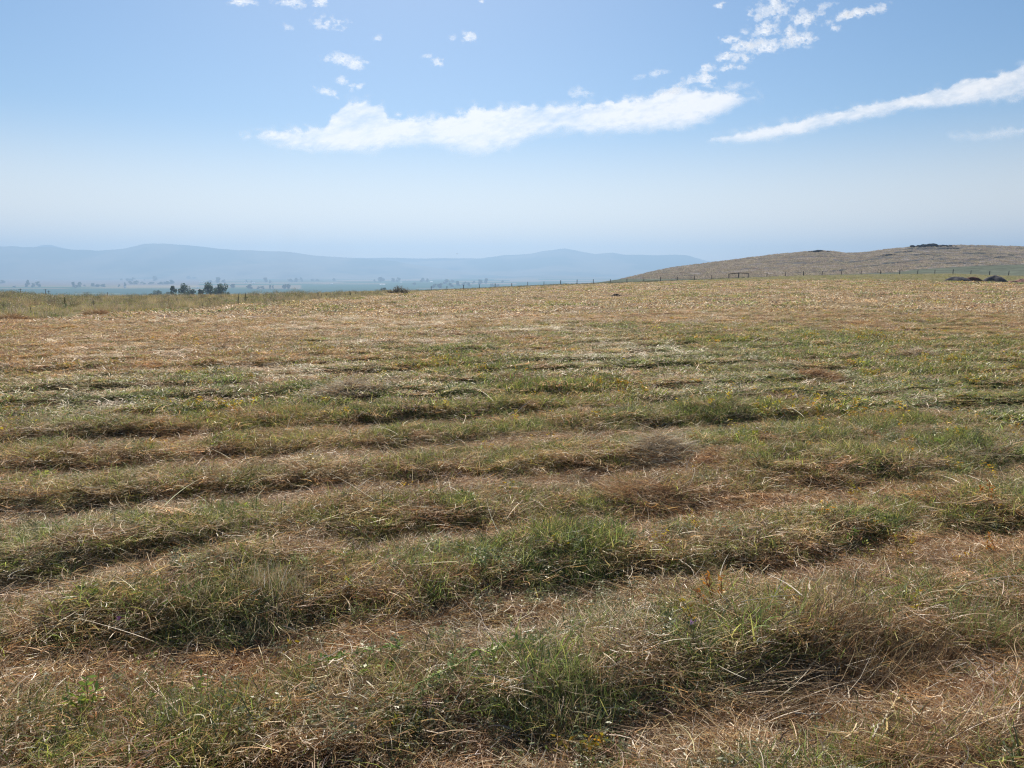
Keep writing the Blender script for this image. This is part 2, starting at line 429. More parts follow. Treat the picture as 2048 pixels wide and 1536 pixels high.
# ------------------------------------------------------------------ valley floor
def build_valley():
    az = np.linspace(-R(60), R(60), 700)
    yy = np.exp(np.linspace(math.log(900), math.log(14000), 300))
    T, Y = np.meshgrid(az, yy)
    x = np.tan(T) * Y; y = Y
    z = -90 + fbm(x, y, 900, 3, 61) * 3.0
    px, py = project(x, y, np.full_like(x, -90.))
    # patchwork of fields: strips in depth, broken along x
    lay = np.floor(np.log(Y / 900) * 9 + fbm(x, y, 2600, 2, 3) * 1.2)
    cell = np.floor(x / (500 + 130 * (lay % 4)) + lay * .37)
    h = PERM[(lay.astype(int) * 7) & 255, (cell.astype(int) * 13) & 255]
    pal = np.array([[.05, .105, .06], [.22, .19, .13], [.07, .12, .07], [.26, .21, .155], [.10, .12, .07], [.05, .10, .055], [.18, .17, .11]])
    c = pal[(h * 6.99).astype(int)]
    def put(x0, x1, y0, y1, col):
        s = (px > x0) & (px < x1) & (py > y0 + fbm(x, y, 1500, 2, 8) * 1.0) & (py < y1)
        c[s] = col
    put(-900, 345, 578, 600, [.05, .10, .075]); put(250, 400, 571, 574.5, [.30, .25, .16]); put(-300, 400, 559, 571, [.20, .165, .15])
    put(430, 1200, 577.5, 600, [.05, .10, .075]); put(380, 500, 574.5, 577.5, [.09, .13, .07]); put(-300, 1200, 551, 556, [.06, .11, .08])
    put(600, 1200, 569, 577, [.06, .12, .09]); put(150, 240, 586.5, 588, [.22, .24, .15])
    m = terrain_mat('valley_fields', [(.012, 3, .8, 1.2)], [])
    o = mesh_np('valley', np.stack([x, y, z], -1).reshape(-1, 3), grid_faces(len(yy), len(az)), m, True, c.reshape(-1, 3))
    tag(o, kind='structure')
build_valley()

# ------------------------------------------------------------------ mountains
def build_mountains(name, ctrl, Y0, Y1, Y2, seed, pxr):
    ctrl = np.array(ctrl, float)
    pxs = np.linspace(pxr[0], pxr[1], 620)
    d = np.stack([ray(p, 540) for p in pxs])
    u = d[:, 0] / d[:, 1]
    yl = np.interp(pxs, ctrl[:, 0], ctrl[:, 1]) + fbm(pxs, pxs * 0, 60, 4, seed) * 2.2
    q = np.tan(PITCH + np.arctan((yl - 768) / FPX))
    ys = np.concatenate([np.linspace(Y0, Y1, 90), np.linspace(Y1, Y2, 30)[1:]])
    U, Y = np.meshgrid(u, ys); X = U * Y
    top = CAMZ - q[None, :] * Y1
    t = np.clip((Y - Y0) / (Y1 - Y0), 0, 1); t2 = np.clip((Y - Y1) / (Y2 - Y1), 0, 1)
    rise = t ** 1.5
    z = -94 + (top + 94) * np.where(Y <= Y1, rise, 1 - .8 * t2)
    z = z + (fbm(X, Y, 1200, 5, seed + 4, .55) * 95) * np.sin(np.pi * np.clip(t, 0, 1)) * (Y <= Y1)
    c = np.ones(X.shape + (3,)) * np.array([.20, .17, .12])
    c = mixc(c, [.05, .075, .045], sstep(fbm(X, Y, 900, 4, seed + 9), -.15, .25))
    m = terrain_mat(name + '_slopes', [(.004, 1, .8, 1.2)], [])
    o = mesh_np(name, np.stack([X, Y, z], -1).reshape(-1, 3), grid_faces(len(ys), len(u)), m, True, c.reshape(-1, 3))
    tag(o, kind='structure')
build_mountains('mountains', [(-900, 500), (0, 493), (30, 492), (50, 495), (100, 494), (150, 500), (200, 502), (245, 499), (272, 493), (295, 488), (330, 487), (400, 492), (470, 500), (570, 504), (640, 512), (720, 517), (790, 522), (860, 534), (930, 544), (1000, 551), (1500, 556)], 9000, 11000, 12200, 1, (-900, 1300))
build_mountains('mountains', [(300, 520), (600, 521), (780, 523), (900, 520), (960, 517), (1010, 510), (1060, 508), (1085, 502), (1128, 497), (1160, 503), (1190, 508), (1225, 505), (1250, 509), (1310, 511), (1350, 509), (1375, 511), (1410, 521), (1450, 527), (1600, 535), (2600, 545)], 10200, 13000, 14500, 2, (300, 2600))
build_mountains('mountains', [(-900, 500), (60, 498), (90, 491), (105, 490), (135, 497), (200, 510), (1200, 520), (1500, 530)], 12400, 13000, 13400, 3, (-900, 1500))

# ------------------------------------------------------------------ hill on the right
RIDGE = np.array([(1100, 574), (1180, 568), (1250, 557), (1300, 546), (1350, 536), (1400, 528), (1480, 518.5), (1550, 509), (1600, 504.5), (1640, 502), (1665, 504), (1690, 507), (1720, 506), (1770, 500), (1830, 493), (1870, 492), (1920, 491), (2048, 493), (2400, 488), (3000, 500)], float)
def hill_z(x, y):
    u = x / y
    pxh = 1024 + u * FPX * 1.0116
    q = np.array([q_of(v) for v in RIDGE[:, 1]]); q = np.interp(pxh, RIDGE[:, 0], q)
    Yr = 520.0
    zr = CAMZ - q * Yr
    qc = np.interp(pxh, CREST[:, 0], CQ); zb = CAMZ - qc * 226 - .55
    t = np.clip((y - 226) / (Yr - 226), 0, 1); t2 = np.maximum(y - Yr, 0) / 300
    # a flat green bottom on the right before the slope starts
    s = t + .32 * sstep(pxh, 1650, 2000) * (t * t - t)
    prof = s * .45 + .55 * sstep(s, 0, 1.05) / sstep(np.array(1.0), 0, 1.05)
    z = zb + (zr - zb) * prof - 30 * t2 ** 1.5
    w = sstep(t, 0.03, .25) * (1 - .8 * sstep(t, .9, 1.0))
    z = z + w * (fbm(x, y, 34, 4, 71) * 1.5 + fbm(x / 3, y, 9, 3, 75) * .7)
    return z, pxh, t
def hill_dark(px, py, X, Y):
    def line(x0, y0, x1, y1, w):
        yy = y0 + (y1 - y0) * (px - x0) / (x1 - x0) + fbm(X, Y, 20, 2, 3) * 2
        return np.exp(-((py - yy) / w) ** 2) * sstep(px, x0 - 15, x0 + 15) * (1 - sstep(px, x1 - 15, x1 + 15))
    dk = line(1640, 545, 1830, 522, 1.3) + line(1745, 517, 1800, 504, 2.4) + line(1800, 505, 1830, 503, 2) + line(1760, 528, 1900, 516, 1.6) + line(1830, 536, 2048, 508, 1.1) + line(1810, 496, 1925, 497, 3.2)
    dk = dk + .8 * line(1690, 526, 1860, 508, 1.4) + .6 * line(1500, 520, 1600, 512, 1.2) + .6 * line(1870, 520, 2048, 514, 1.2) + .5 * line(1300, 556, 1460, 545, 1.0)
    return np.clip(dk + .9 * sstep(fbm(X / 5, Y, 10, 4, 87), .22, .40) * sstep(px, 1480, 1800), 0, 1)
def build_hill():
    pxs = np.linspace(1100, 3000, 760); ys = np.concatenate([np.linspace(224, 525, 300), np.linspace(530, 900, 40)])
    d = np.stack([ray(p, 540) for p in pxs]); u = d[:, 0] / d[:, 1]
    U, Y = np.meshgrid(u, ys); X = U * Y
    z, pxh, t = hill_z(X, Y)
    px, py = project(X, Y, z)
    c = np.ones(X.shape + (3,)) * np.array([.27, .24, .22])
    c = mixc(c, [.16, .15, .145], sstep(fbm(X, Y, 12, 4, 81), -.2, .3))
    streak = fbm(X / 4, Y, 16, 4, 83)
    c = mixc(c, [.075, .085, .075], sstep(streak, .18, .36) * .75 * sstep(px, 1500, 1750))
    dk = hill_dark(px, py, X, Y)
    c = mixc(c, [.05, .06, .065], np.clip(dk, 0, 1) * .85)  # scrub and gully streaks, plus shade of steep faces painted into the colour
    edge = np.interp(px, [1400, 1600, 1790, 1830, 1960, 2048, 2400], [558, 552, 545, 539, 531, 529, 522])
    c = mixc(c, [.135, .15, .115], sstep(py - edge, -.8, .8))
    m = terrain_mat('hillside', [(.6, 2, .7, 1.3), (.12, 2, .8, 1.2)], [(.5, 2.2, .9, .6)])
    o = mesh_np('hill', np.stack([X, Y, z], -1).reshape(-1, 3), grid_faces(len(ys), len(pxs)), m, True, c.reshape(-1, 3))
    tag(o, kind='structure')
build_hill()
def hill_hit(px, py):
    d = ray(px, py); Y = np.linspace(232, 525, 900)
    X = d[0] / d[1] * Y; Z = CAMZ + d[2] / d[1] * Y
    g = hill_z(X, Y)[0]
    i = int(np.argmax(Z <= g)) if np.any(Z <= g) else len(Y) - 1
    return Vector((X[i], Y[i], g[i]))

# ------------------------------------------------------------------ grass clump prototypes
LIB = bpy.data.collections.new('clump_library')      # only a source for the grass nodes
GM = leafy('grass_blades', .5, .05, inst=True)
def blades(rs, n, rad, lmin, lmax, w, flat, curl, pal, seg=3, dirn=None, zlift=0.0, tip=.25, gustz=0.0, spread=1.0):
    """ribbons: flat 0 = upright, 1 = lying; dirn = preferred heading (angle, spread)"""
    ang0 = rs.rand(n) * 6.283; rr = rad * np.sqrt(rs.rand(n))
    base = np.stack([rr * np.cos(ang0), rr * np.sin(ang0), rs.rand(n) * zlift - .01], -1)
    if dirn is None: hd = rs.rand(n) * 6.283
    else: hd = dirn[0] + rs.randn(n) * dirn[1] + (rs.rand(n) < .5) * math.pi
    tilt = (flat * 1.5 + rs.randn(n) * .22 * spread)
    tilt = np.clip(tilt, -.2, 1.62)
    ln = lmin + (lmax - lmin) * rs.rand(n) ** 1.4
    pos = base.copy(); P = [pos.copy()]
    hdv = hd.copy(); cb = (rs.randn(n) * curl); ct = np.abs(rs.randn(n)) * curl * .7 * (1 if flat < .8 else .25)
    for s in range(seg):
        d = np.stack([np.cos(hdv) * np.sin(tilt), np.sin(hdv) * np.sin(tilt), np.cos(tilt)], -1)
        pos = pos + d * (ln / seg)[:, None]
        P.append(pos.copy()); hdv = hdv + cb; tilt = np.clip(tilt + ct, -.3, 2.1)
    side = np.stack([-np.sin(hd), np.cos(hd), rs.randn(n) * .9], -1)
    side /= np.linalg.norm(side, axis=1)[:, None]
    ww = w * (.6 + .8 * rs.rand(n))
    V = []; 
    for s in range(seg + 1):
        f = 1 - (1 - tip) * (s / seg) ** 1.5
        V += [P[s] - side * (ww * f / 2)[:, None], P[s] + side * (ww * f / 2)[:, None]]
    V = np.stack(V, 1).reshape(-1, 3)
    k = (seg + 1) * 2
    o = np.arange(n)[:, None, None] * k; s = np.arange(seg)[None, :, None] * 2
    F = (o + s + np.array([0, 1, 3, 2])[None, None, :]).reshape(-1, 4)
    pal = np.array(pal, float); wts = pal[:, 3] / pal[:, 3].sum()
    ci = rs.choice(len(pal), n, p=wts)
    c = np.minimum(pal[ci, :3] * np.exp(rs.randn(n) * (.34 if w < .007 else (.24 if w < .02 else .17)))[:, None], .85)
    C = np.repeat(c, k, 0)
    return V, F, C
def leaves(rs, n, pts, size, pal, asp=2.2, up=.3):
    """small diamond leaves at given points"""
    b = pts[rs.randint(0, len(pts), n)] + rs.randn(n, 3) * size * .35
    d = rs.randn(n, 3); d[:, 2] = np.abs(d[:, 2]) * up + .15; d /= np.linalg.norm(d, axis=1)[:, None]
    s = np.cross(d, rs.randn(n, 3)); s /= np.linalg.norm(s, axis=1)[:, None]
    L = size * (.6 + .8 * rs.rand(n))[:, None]
    V = np.stack([b, b + d * L * .5 + s * L / asp / 2, b + d * L, b + d * L * .5 - s * L / asp / 2], 1).reshape(-1, 3)
    F = np.arange(n * 4).reshape(-1, 4)
    pal = np.array(pal, float); ci = rs.choice(len(pal), n, p=pal[:, 3] / pal[:, 3].sum())
    C = np.repeat(pal[ci, :3] * (.7 + .6 * rs.rand(n))[:, None], 4, 0)
    return V, F, C
def join(parts):
    V = []; F = []; C = []; o = 0
    for v, f, c in parts:
        V.append(v); F.append(f + o); C.append(c); o += len(v)
    return np.vstack(V), np.vstack(F), np.vstack(C)
STRAW = [(.54, .41, .25, 4), (.70, .57, .39, 2), (.36, .24, .13, 3), (.44, .39, .31, 3), (.26, .16, .09, 2)]
RUST = [(.42, .25, .12, 4), (.34, .19, .09, 3), (.48, .34, .19, 3), (.22, .13, .08, 2)]
GREEN = [(.17, .23, .07, 4), (.25, .32, .08, 3), (.10, .15, .05, 3), (.40, .40, .14, 2)]
OLIVE = [(.27, .27, .09, 4), (.38, .33, .14, 3), (.18, .21, .06, 3), (.42, .36, .22, 3)]
SAGE = [(.19, .23, .12, 4), (.26, .28, .17, 2), (.13, .17, .08, 2)]
YEL = [(.52, .40, .04, 4), (.38, .38, .06, 2), (.50, .26, .04, 2)]
BRT = [(.17, .25, .055, 3), (.25, .31, .07, 2)]
KINDS = {}
nproto = 0
def proto(kind, VFC):
    global nproto
    o = mesh_np('clump_%03d' % nproto, *VFC[:2], GM, False, VFC[2], link=False)
    LIB.objects.link(o)
    KINDS.setdefault(kind, []).append(nproto); nproto += 1
rs = np.random.RandomState(5)
ROWA = R(14)
def sprig(rs, h, nst, rad, lsize, nl, pal, stempal, w=.002):
    st = []; pts = []
    v, f, c = blades(rs, nst, rad, h * .7, h, w, .12, .06, stempal, seg=4, tip=.6)
    k = 10
    vv = v.reshape(nst, k, 3)
    for i in range(nst):
        for s in range(1, 5):
            p = (vv[i, 2 * s] + vv[i, 2 * s + 1]) / 2; q0 = (vv[i, 2 * s - 2] + vv[i, 2 * s - 1]) / 2
            for t in np.linspace(0, 1, 5): pts.append(q0 * (1 - t) + p * t)
    return join([(v, f, c), leaves(rs, nl, np.array(pts), lsize, pal)])
# near clumps, real blade widths
for i in range(5):
    proto('mat', join([blades(rs, 150, .14, .05, .15, .0026, .95, .55, STRAW, seg=4, dirn=(ROWA, 1.1), zlift=.05), blades(rs, 70, .14, .03, .08, .0030, .75, .6, RUST, dirn=None, zlift=.04)]))
for i in range(3):
    proto('rustmat', join([blades(rs, 150, .14, .04, .13, .0027, .93, .6, RUST, seg=4, dirn=(ROWA, 1.3), zlift=.05), blades(rs, 45, .14, .04, .12, .0027, .85, .5, STRAW, zlift=.06)]))
for i in range(4):
    proto('green', join([blades(rs, 120, .10, .05, .13, .0036, .30, .30, GREEN, seg=4), blades(rs, 60, .12, .05, .13, .0025, .65, .5, STRAW, seg=4)]))
for i in range(4):
    proto('dry', join([blades(rs, 120, .12, .06, .16, .0024, .5, .45, STRAW, seg=4), blades(rs, 30, .1, .05, .12, .0034, .4, .3, GREEN)]))
for i in range(4):
    proto('mixed', join([blades(rs, 80, .12, .05, .15, .0026, .6, .5, OLIVE, seg=4), blades(rs, 60, .12, .05, .14, .0024, .75, .5, STRAW, seg=4), blades(rs, 45, .1, .05, .12, .0036, .35, .3, GREEN)]))
for i in range(3):
    proto('sage', sprig(rs, .13, 14, .06, .013, 220, SAGE, SAGE))
for i in range(3):
    proto('yellow', sprig(rs, .16, 4, .05, .020, 60, YEL, [(.30, .18, .07, 1)]))
for i in range(3):
    proto('broad', sprig(rs, .10, 6, .05, .018, 90, BRT, GREEN))
for i in range(3):
    proto('stalk', join([blades(rs, 5, .1, .18, .36, .0032, .86, .22, [(.62, .50, .34, 2), (.52, .46, .36, 2), (.36, .24, .15, 1)], seg=6, zlift=.07), blades(rs, 14, .1, .08, .2, .0026, .55, .4, STRAW, seg=5)]))
for i in range(2):
    proto('twig', join([blades(rs, 4, .05, .12, .2, .0028, .35, .2, [(.22, .16, .13, 1), (.5, .47, .42, 1)], seg=5), blades(rs, 24, .08, .04, .1, .0018, .6, .4, [(.40, .36, .33, 1)], zlift=.12)]))
# middle distance: wider, sparser
for i in range(4):
    proto('m_straw', join([blades(rs, 90, .22, .06, .16, .0092, .85, .5, STRAW, dirn=(ROWA, 1.2), zlift=.04), blades(rs, 35, .22, .05, .13, .0088, .5, .5, RUST)]))
for i in range(4):
    proto('m_green', join([blades(rs, 75, .22, .06, .14, .0100, .38, .3, GREEN), blades(rs, 40, .22, .06, .14, .0088, .7, .45, STRAW)]))
for i in range(4):
    proto('m_mixed', join([blades(rs, 50, .22, .06, .15, .0092, .5, .4, OLIVE), blades(rs, 50, .22, .06, .15, .0088, .7, .45, STRAW), blades(rs, 20, .2, .06, .13, .0100, .3, .2, GREEN)]))
for i in range(2):
    proto('m_yellow', join([sprig(rs, .16, 8, .14, .038, 80, YEL, GREEN, .004), blades(rs, 40, .2, .06, .13, .0100, .38, .3, GREEN)]))
# far: f up to 90 m, g beyond
for kk, ww, nn in (('f', .033, 85), ('g', .07, 60)):
    for i in range(4):
        proto(kk + '_straw', join([blades(rs, nn, .8, .12, .28, ww, .72, .4, STRAW, dirn=(ROWA, 1.0)), blades(rs, nn // 5, .8, .08, .22, ww, .45, .4, RUST)]))
    for i in range(3):
        proto(kk + '_green', join([blades(rs, nn, .8, .10, .24, ww * 1.1, .4, .3, GREEN), blades(rs, nn // 2, .8, .1, .24, ww, .7, .3, STRAW)]))
    for i in range(2):
        proto(kk + '_yellow', join([blades(rs, nn, .8, .12, .26, ww, .35, .3, OLIVE), leaves(rs, nn, rs.rand(60, 3) * [1.4, 1.4, .18] - [.7, .7, 0], ww * 1.5, YEL)]))
# tall unmown growth
for i in range(3):
    proto('t_grass', join([blades(rs, 90, .45, .25, .60, .010, .18, .14, OLIVE, seg=4), blades(rs, 110, .45, .3, .62, .008, .25, .2, [(.36, .30, .27, 2), (.40, .36, .30, 2), (.24, .17, .14, 1)], seg=4)]))
for i in range(3):
    proto('t_weed', join([blades(rs, 30, .35, .3, .75, .014, .14, .1, [(.12, .13, .07, 1), (.2, .17, .12, 1)], seg=4), leaves(rs, 160, np.stack([rs.randn(200) * .25, rs.randn(200) * .25, rs.rand(200) * .6 + .05], -1), .06, [(.10, .14, .06, 3), (.16, .18, .10, 2), (.34, .30, .33, 1.2)])]))
for i in range(2):
    proto('h_tuft', join([blades(rs, 60, 1.2, .35, .8, .07, .45, .25, [(.56, .48, .38, 3), (.46, .39, .32, 3), (.64, .56, .45, 2), (.16, .16, .13, 2)])]))

def scatter_tree():
    ng = bpy.data.node_groups.new('scatter', 'GeometryNodeTree')
    ng.interface.new_socket('Geometry', in_out='INPUT', socket_type='NodeSocketGeometry')
    ng.interface.new_socket('Geometry', in_out='OUTPUT', socket_type='NodeSocketGeometry')
    N, L = ng.nodes, ng.links
    gi = N.new('NodeGroupInput'); go = N.new('NodeGroupOutput')
    ip = N.new('GeometryNodeInstanceOnPoints')
    ci = N.new('GeometryNodeCollectionInfo'); ci.inputs['Collection'].default_value = LIB
    ci.inputs['Separate Children'].default_value = True; ci.inputs['Reset Children'].default_value = True
    def attr(n, t):
        a = N.new('GeometryNodeInputNamedAttribute'); a.data_type = t; a.inputs['Name'].default_value = n
        return a.outputs['Attribute']
    e2r = N.new('FunctionNodeEulerToRotation'); L.new(attr('rot', 'FLOAT_VECTOR'), e2r.inputs[0])
    L.new(gi.outputs[0], ip.inputs['Points']); L.new(ci.outputs[0], ip.inputs['Instance'])
    ip.inputs['Pick Instance'].default_value = True
    L.new(attr('idx', 'INT'), ip.inputs['Instance Index'])
    L.new(e2r.outputs[0], ip.inputs['Rotation'])
    L.new(attr('scl', 'FLOAT_VECTOR'), ip.inputs['Scale'])
    L.new(ip.outputs[0], go.inputs[0])
    return ng
NG = scatter_tree()
def scatter(name, x, y, z, idx, scl, tint, rs, tilt=.15, label=None):
    n = len(x)
    me = bpy.data.meshes.new(name); me.vertices.add(n)
    me.vertices.foreach_set('co', np.stack([x, y, z], -1).astype(np.float32).ravel())
    a = me.attributes.new('rot', 'FLOAT_VECTOR', 'POINT')
    rz = rs.rand(n) * 6.283
    a.data.foreach_set('vector', np.stack([rs.randn(n) * tilt, rs.randn(n) * tilt, rz], -1).astype(np.float32).ravel())
    a = me.attributes.new('scl', 'FLOAT_VECTOR', 'POINT')
    if scl.ndim == 1: scl = np.stack([scl] * 3, -1)
    a.data.foreach_set('vector', scl.astype(np.float32).ravel())
    a = me.attributes.new('idx', 'INT', 'POINT'); a.data.foreach_set('value', idx.astype(np.int32))
    a = me.attributes.new('tint', 'FLOAT_COLOR', 'POINT')
    a.data.foreach_set('color', np.concatenate([tint, np.ones((n, 1))], 1).astype(np.float32).ravel())
    me.update()
    o = bpy.data.objects.new(name, me); COL.objects.link(o)
    md = o.modifiers.new('scatter', 'NODES'); md.node_group = NG
    tag(o, label, 'grass', kind='stuff')
    return o
def choose(rs, probs):
    """probs: dict kind -> weight array; returns the prototype index per point"""
    ks = list(probs); W = np.stack([np.broadcast_to(probs[k], probs[ks[0]].shape) for k in ks]); W = np.maximum(W, 0)
    c = np.cumsum(W / W.sum(0), 0); u = rs.rand(W.shape[1])
    ki = (u[None] > c).sum(0).clip(0, len(ks) - 1)
    out = np.zeros(len(u), int)
    for j, k in enumerate(ks):
        s = ki == j; out[s] = rs.choice(KINDS[k], s.sum())
    return out, ki, ks
def sector(rs, n, r0, r1, a=56):
    r = np.sqrt(r0 ** 2 + (r1 ** 2 - r0 ** 2) * rs.rand(n)); t = R(a) * (2 * rs.rand(n) - 1)
    return r * np.sin(t), r * np.cos(t)
def tints(rs, n, g, rust, amt=.18):
    b = 1 + rs.randn(n) * amt
    t = np.stack([b * 1.04, b * (1 + rs.randn(n) * .04), b * .93 * (1 + rs.randn(n) * .07)], -1)
    t *= np.stack([1 + .08 * rust, 1 - .04 * rust, 1 - .16 * rust], -1)
    return np.clip(t, .35, 1.8)
def grass_all():
    rs = np.random.RandomState(21)
    # near
    x, y = sector(rs, 19000, 1.0, 8.8)
    g, yel, rust, rough, px, py = cover(x, y)
    p, k = row_phase(x, y)
    crest = np.exp(-((p - .33) / .22) ** 2)
    bare = sstep(p, .55, .85) + np.exp(-(p / .06) ** 2) * .5
    pr = {'mat': 1.25 + .9 * bare - .5 * g, 'rustmat': rust * (1.0 + .8 * bare), 'green': g ** 1.5 * 1.8 * (1 - .7 * bare), 'dry': .22 + .3 * crest - .3 * bare,
          'mixed': .45 + .6 * crest + .4 * g - .45 * bare, 'sage': .04 + .30 * sstep(fbm(x, y, 1.1, 2, 91), .1, .4), 'yellow': .008 + .28 * yel * g * sstep(px, 700, 1400),
          'broad': .035 + .2 * sstep(fbm(x, y, .8, 2, 95), .2, .45), 'stalk': .05 + x * 0, 'twig': .025 + x * 0}
    idx, ki, ks = choose(rs, pr)
    sc = (.75 + .55 * rs.rand(len(x))) * (1 + .25 * crest)
    hi = (fbm(x, y, .9, 3, 99) + .35).clip(.2, 1.1)
    S = np.stack([sc, sc, sc * (.55 + .6 * hi)], -1)
    scatter('grass', x, y, H(x, y), idx, S, tints(rs, len(x), g, rust), rs, label='near dry and green grass lying in mown rows')
    # middle
    x, y = sector(rs, 44000, 8.0, 34); x2, y2 = sector(rs, 12000, 9.0, 19)
    x = np.concatenate([x, x2]); y = np.concatenate([y, y2])
    g, yel, rust, rough, px, py = cover(x, y)
    keep = rough < .5; x, y, g, yel, rust = (v[keep] for v in (x, y, g, yel, rust))
    pr = {'m_straw': .25 + 1.0 * (1 - g) + .3 * rust, 'm_green': g ** 1.2 * 1.9, 'm_mixed': .5 + x * 0, 'm_yellow': .03 + .45 * yel * g}
    idx, ki, ks = choose(rs, pr)
    sc = .75 + .5 * rs.rand(len(x)); hi = (fbm(x, y, 2.0, 3, 99) + .6).clip(.25, 1.2) * np.interp(np.hypot(x, y), [8, 14, 34], [1.0, .8, .6])
    scatter('grass', x, y, H(x, y), idx, np.stack([sc, sc, sc * hi], -1), tints(rs, len(x), g, rust), rs, label='mown grass of the middle field')
    # far
    x, y = sector(rs, 60000, 31, 232, 50)
    g, yel, rust, rough, px, py = cover(x, y)
    keep = (rough < .6) & (rs.rand(len(x)) < np.interp(np.hypot(x, y), [31, 80, 232], [1, .8, .45]))
    x, y, g, yel, rust, px, py = (v[keep] for v in (x, y, g, yel, rust, px, py))
    fr = (np.hypot(x, y) + rs.randn(len(x)) * 8 < 88).astype(float); gr = 1 - fr
    st, gn, ye = .4 + 1.3 * (1 - g), g * 1.0, .02 + .45 * yel * (g + .15)
    idx, ki, ks = choose(rs, {'f_straw': st * fr, 'f_green': gn * fr, 'f_yellow': ye * fr, 'g_straw': st * gr, 'g_green': gn * gr, 'g_yellow': ye * gr})
    sc = .7 + .6 * rs.rand(len(x))
    scatter('grass', x, y, H(x, y), idx, np.stack([sc, sc, sc * .65], -1), tints(rs, len(x), g, rust * .4, .19), rs, tilt=.05, label='pale stubble of the far field')
    # rough strip
    x, y = sector(rs, 52000, 22, 235, 50)
    g, yel, rust, rough, px, py = cover(x, y)
    left = px < 1150
    keep = (rough > .5) & (rs.rand(len(x)) < np.interp(np.hypot(x, y), [22, 60, 110, 235], [1, .8, .35, .35]))
    x, y, g, yel, rust, px, py, left = (v[keep] for v in (x, y, g, yel, rust, px, py, left))
    m = 5200                         # darker growth right under the fence line
    fp = 850 + 640 * rs.rand(m); fy = np.interp(fp, [820, 900], [198, 218]) + rs.randn(m) * 1.2; fx = (fp - 1024) / FPX / 1.0116 * fy
    kf = rs.rand(m) < .25 + 1.2 * np.clip(fbm(fx, fy * 0, 14, 3, 131) + .25, 0, 1); fx, fy = fx[kf], fy[kf]
    nzz = fbm(x, y, 5, 3, 120)
    pr = {'t_grass': .7 + x * 0, 't_weed': .12 + .8 * sstep(nzz, .05, .4) * left, 'f_green': .5 + x * 0}
    idx, ki, ks = choose(rs, pr)
    sc = (.55 + .4 * rs.rand(len(x))) * np.where(left, 1, .55) * (1 + .4 * nzz)
    t = tints(rs, len(x), g, rust, .15); t[~left] *= [.95, 1.05, .85]
    x = np.concatenate([x, fx]); y = np.concatenate([y, fy]); idx = np.concatenate([idx, rs.choice(KINDS['t_weed'], len(fx))])
    sc = np.concatenate([sc, .25 + .4 * rs.rand(len(fx))]); t = np.concatenate([t, np.full((len(fx), 3), .8)])
    scatter('weeds', x, y, H(x, y) - .03, idx, sc, t, rs, tilt=.06, label='grey green unmown weeds along the field edge')
    # hillside tufts
    n = 19000
    pxs = 1180 + 1100 * rs.rand(n); yy = 232 + 290 * rs.rand(n) ** .9
    x = (pxs - 1024) / FPX / 1.0116 * yy; y = yy
    z, _, t_ = hill_z(x, y)
    ppx, ppy = project(x, y, z)
    edge = np.interp(ppx, [1400, 1600, 1790, 1830, 1960, 2048, 2400], [558, 552, 545, 539, 531, 529, 522])
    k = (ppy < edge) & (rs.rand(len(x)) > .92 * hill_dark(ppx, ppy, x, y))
    x, y, z = x[k], y[k], z[k]
    idx, ki, ks = choose(rs, {'h_tuft': 1 + x * 0})
    scatter('hill_grass', x, y, z, idx, .5 + .7 * rs.rand(len(x)), tints(rs, len(x), x * 0, x * 0, .16) * .7, rs, label='dry grass tufts on the hill slope')
grass_all()
# ------------------------------------------------------------------ object helpers
ORD = ['first', 'second', 'third', 'fourth', 'fifth', 'sixth', 'seventh', 'eighth', 'ninth', 'tenth', 'eleventh', 'twelfth', 'thirteenth', 'fourteenth', 'fifteenth', 'sixteenth']
LEAFM = leafy('leaves', .30, .04)
BARK = simple('bark', (.13, .105, .085), .9, .35, 6, .6)
def tube_v(path, rad, seg=6, cap=True):
    path = np.array(path, float); n = len(path)
    rad = np.broadcast_to(np.array(rad, float), (n,))
    V = []
    for i in range(n):
        t = path[min(i + 1, n - 1)] - path[max(i - 1, 0)]; t = t / (np.linalg.norm(t) + 1e-9)
        a = np.cross(t, [0.3, 1, .2]); a /= np.linalg.norm(a); b = np.cross(t, a)
        for k in range(seg):
            an = 6.2832 * k / seg
            V.append(path[i] + rad[i] * (math.cos(an) * a + math.sin(an) * b))
    F = grid_faces(n, seg, wrap=True)
    V = np.array(V)
    if cap:
        for e, base in ((0, 0), (n - 1, (n - 1) * seg)):
            V = np.vstack([V, path[e][None]]); c = len(V) - 1
            j = np.arange(seg); F = np.vstack([F, np.stack([np.full(seg, c), base + j, base + (j + 1) % seg, base + (j + 1) % seg], -1)])
    return V, F
def merge(vfs):
    V = []; F = []; o = 0
    for v, f in vfs:
        V.append(v); F.append(f + o); o += len(v)
    return np.vstack(V), np.vstack(F)
def mesh_obj(name, V, F, mat, parent=None, smooth=True, cols=None, loc=None):
    # faces may carry a doubled last index for triangles: write them as real triangles
    F = np.asarray(F); tri = F[:, 2] == F[:, 3]
    me = bpy.data.meshes.new(name)
    faces = [tuple(int(i) for i in (f[:3] if t else f)) for f, t in zip(F, tri)]
    me.from_pydata([tuple(map(float, v)) for v in V], [], faces)
    me.polygons.foreach_set('use_smooth', [smooth] * len(faces))
    if cols is not None:
        a = me.color_attributes.new('Col', 'FLOAT_COLOR', 'POINT')
        c = np.ones((len(V), 4), np.float32); c[:, :3] = cols; a.data.foreach_set('color', c.ravel())
    me.materials.append(mat); me.update()
    o = bpy.data.objects.new(name, me); COL.objects.link(o)
    if parent: o.parent = parent
    if loc is not None: o.location = loc
    return o
def copy_tree(o, parent=None):
    c = o.copy(); COL.objects.link(c)
    if parent: c.parent = parent
    for ch in list(o.children): copy_tree(ch, c)
    return c
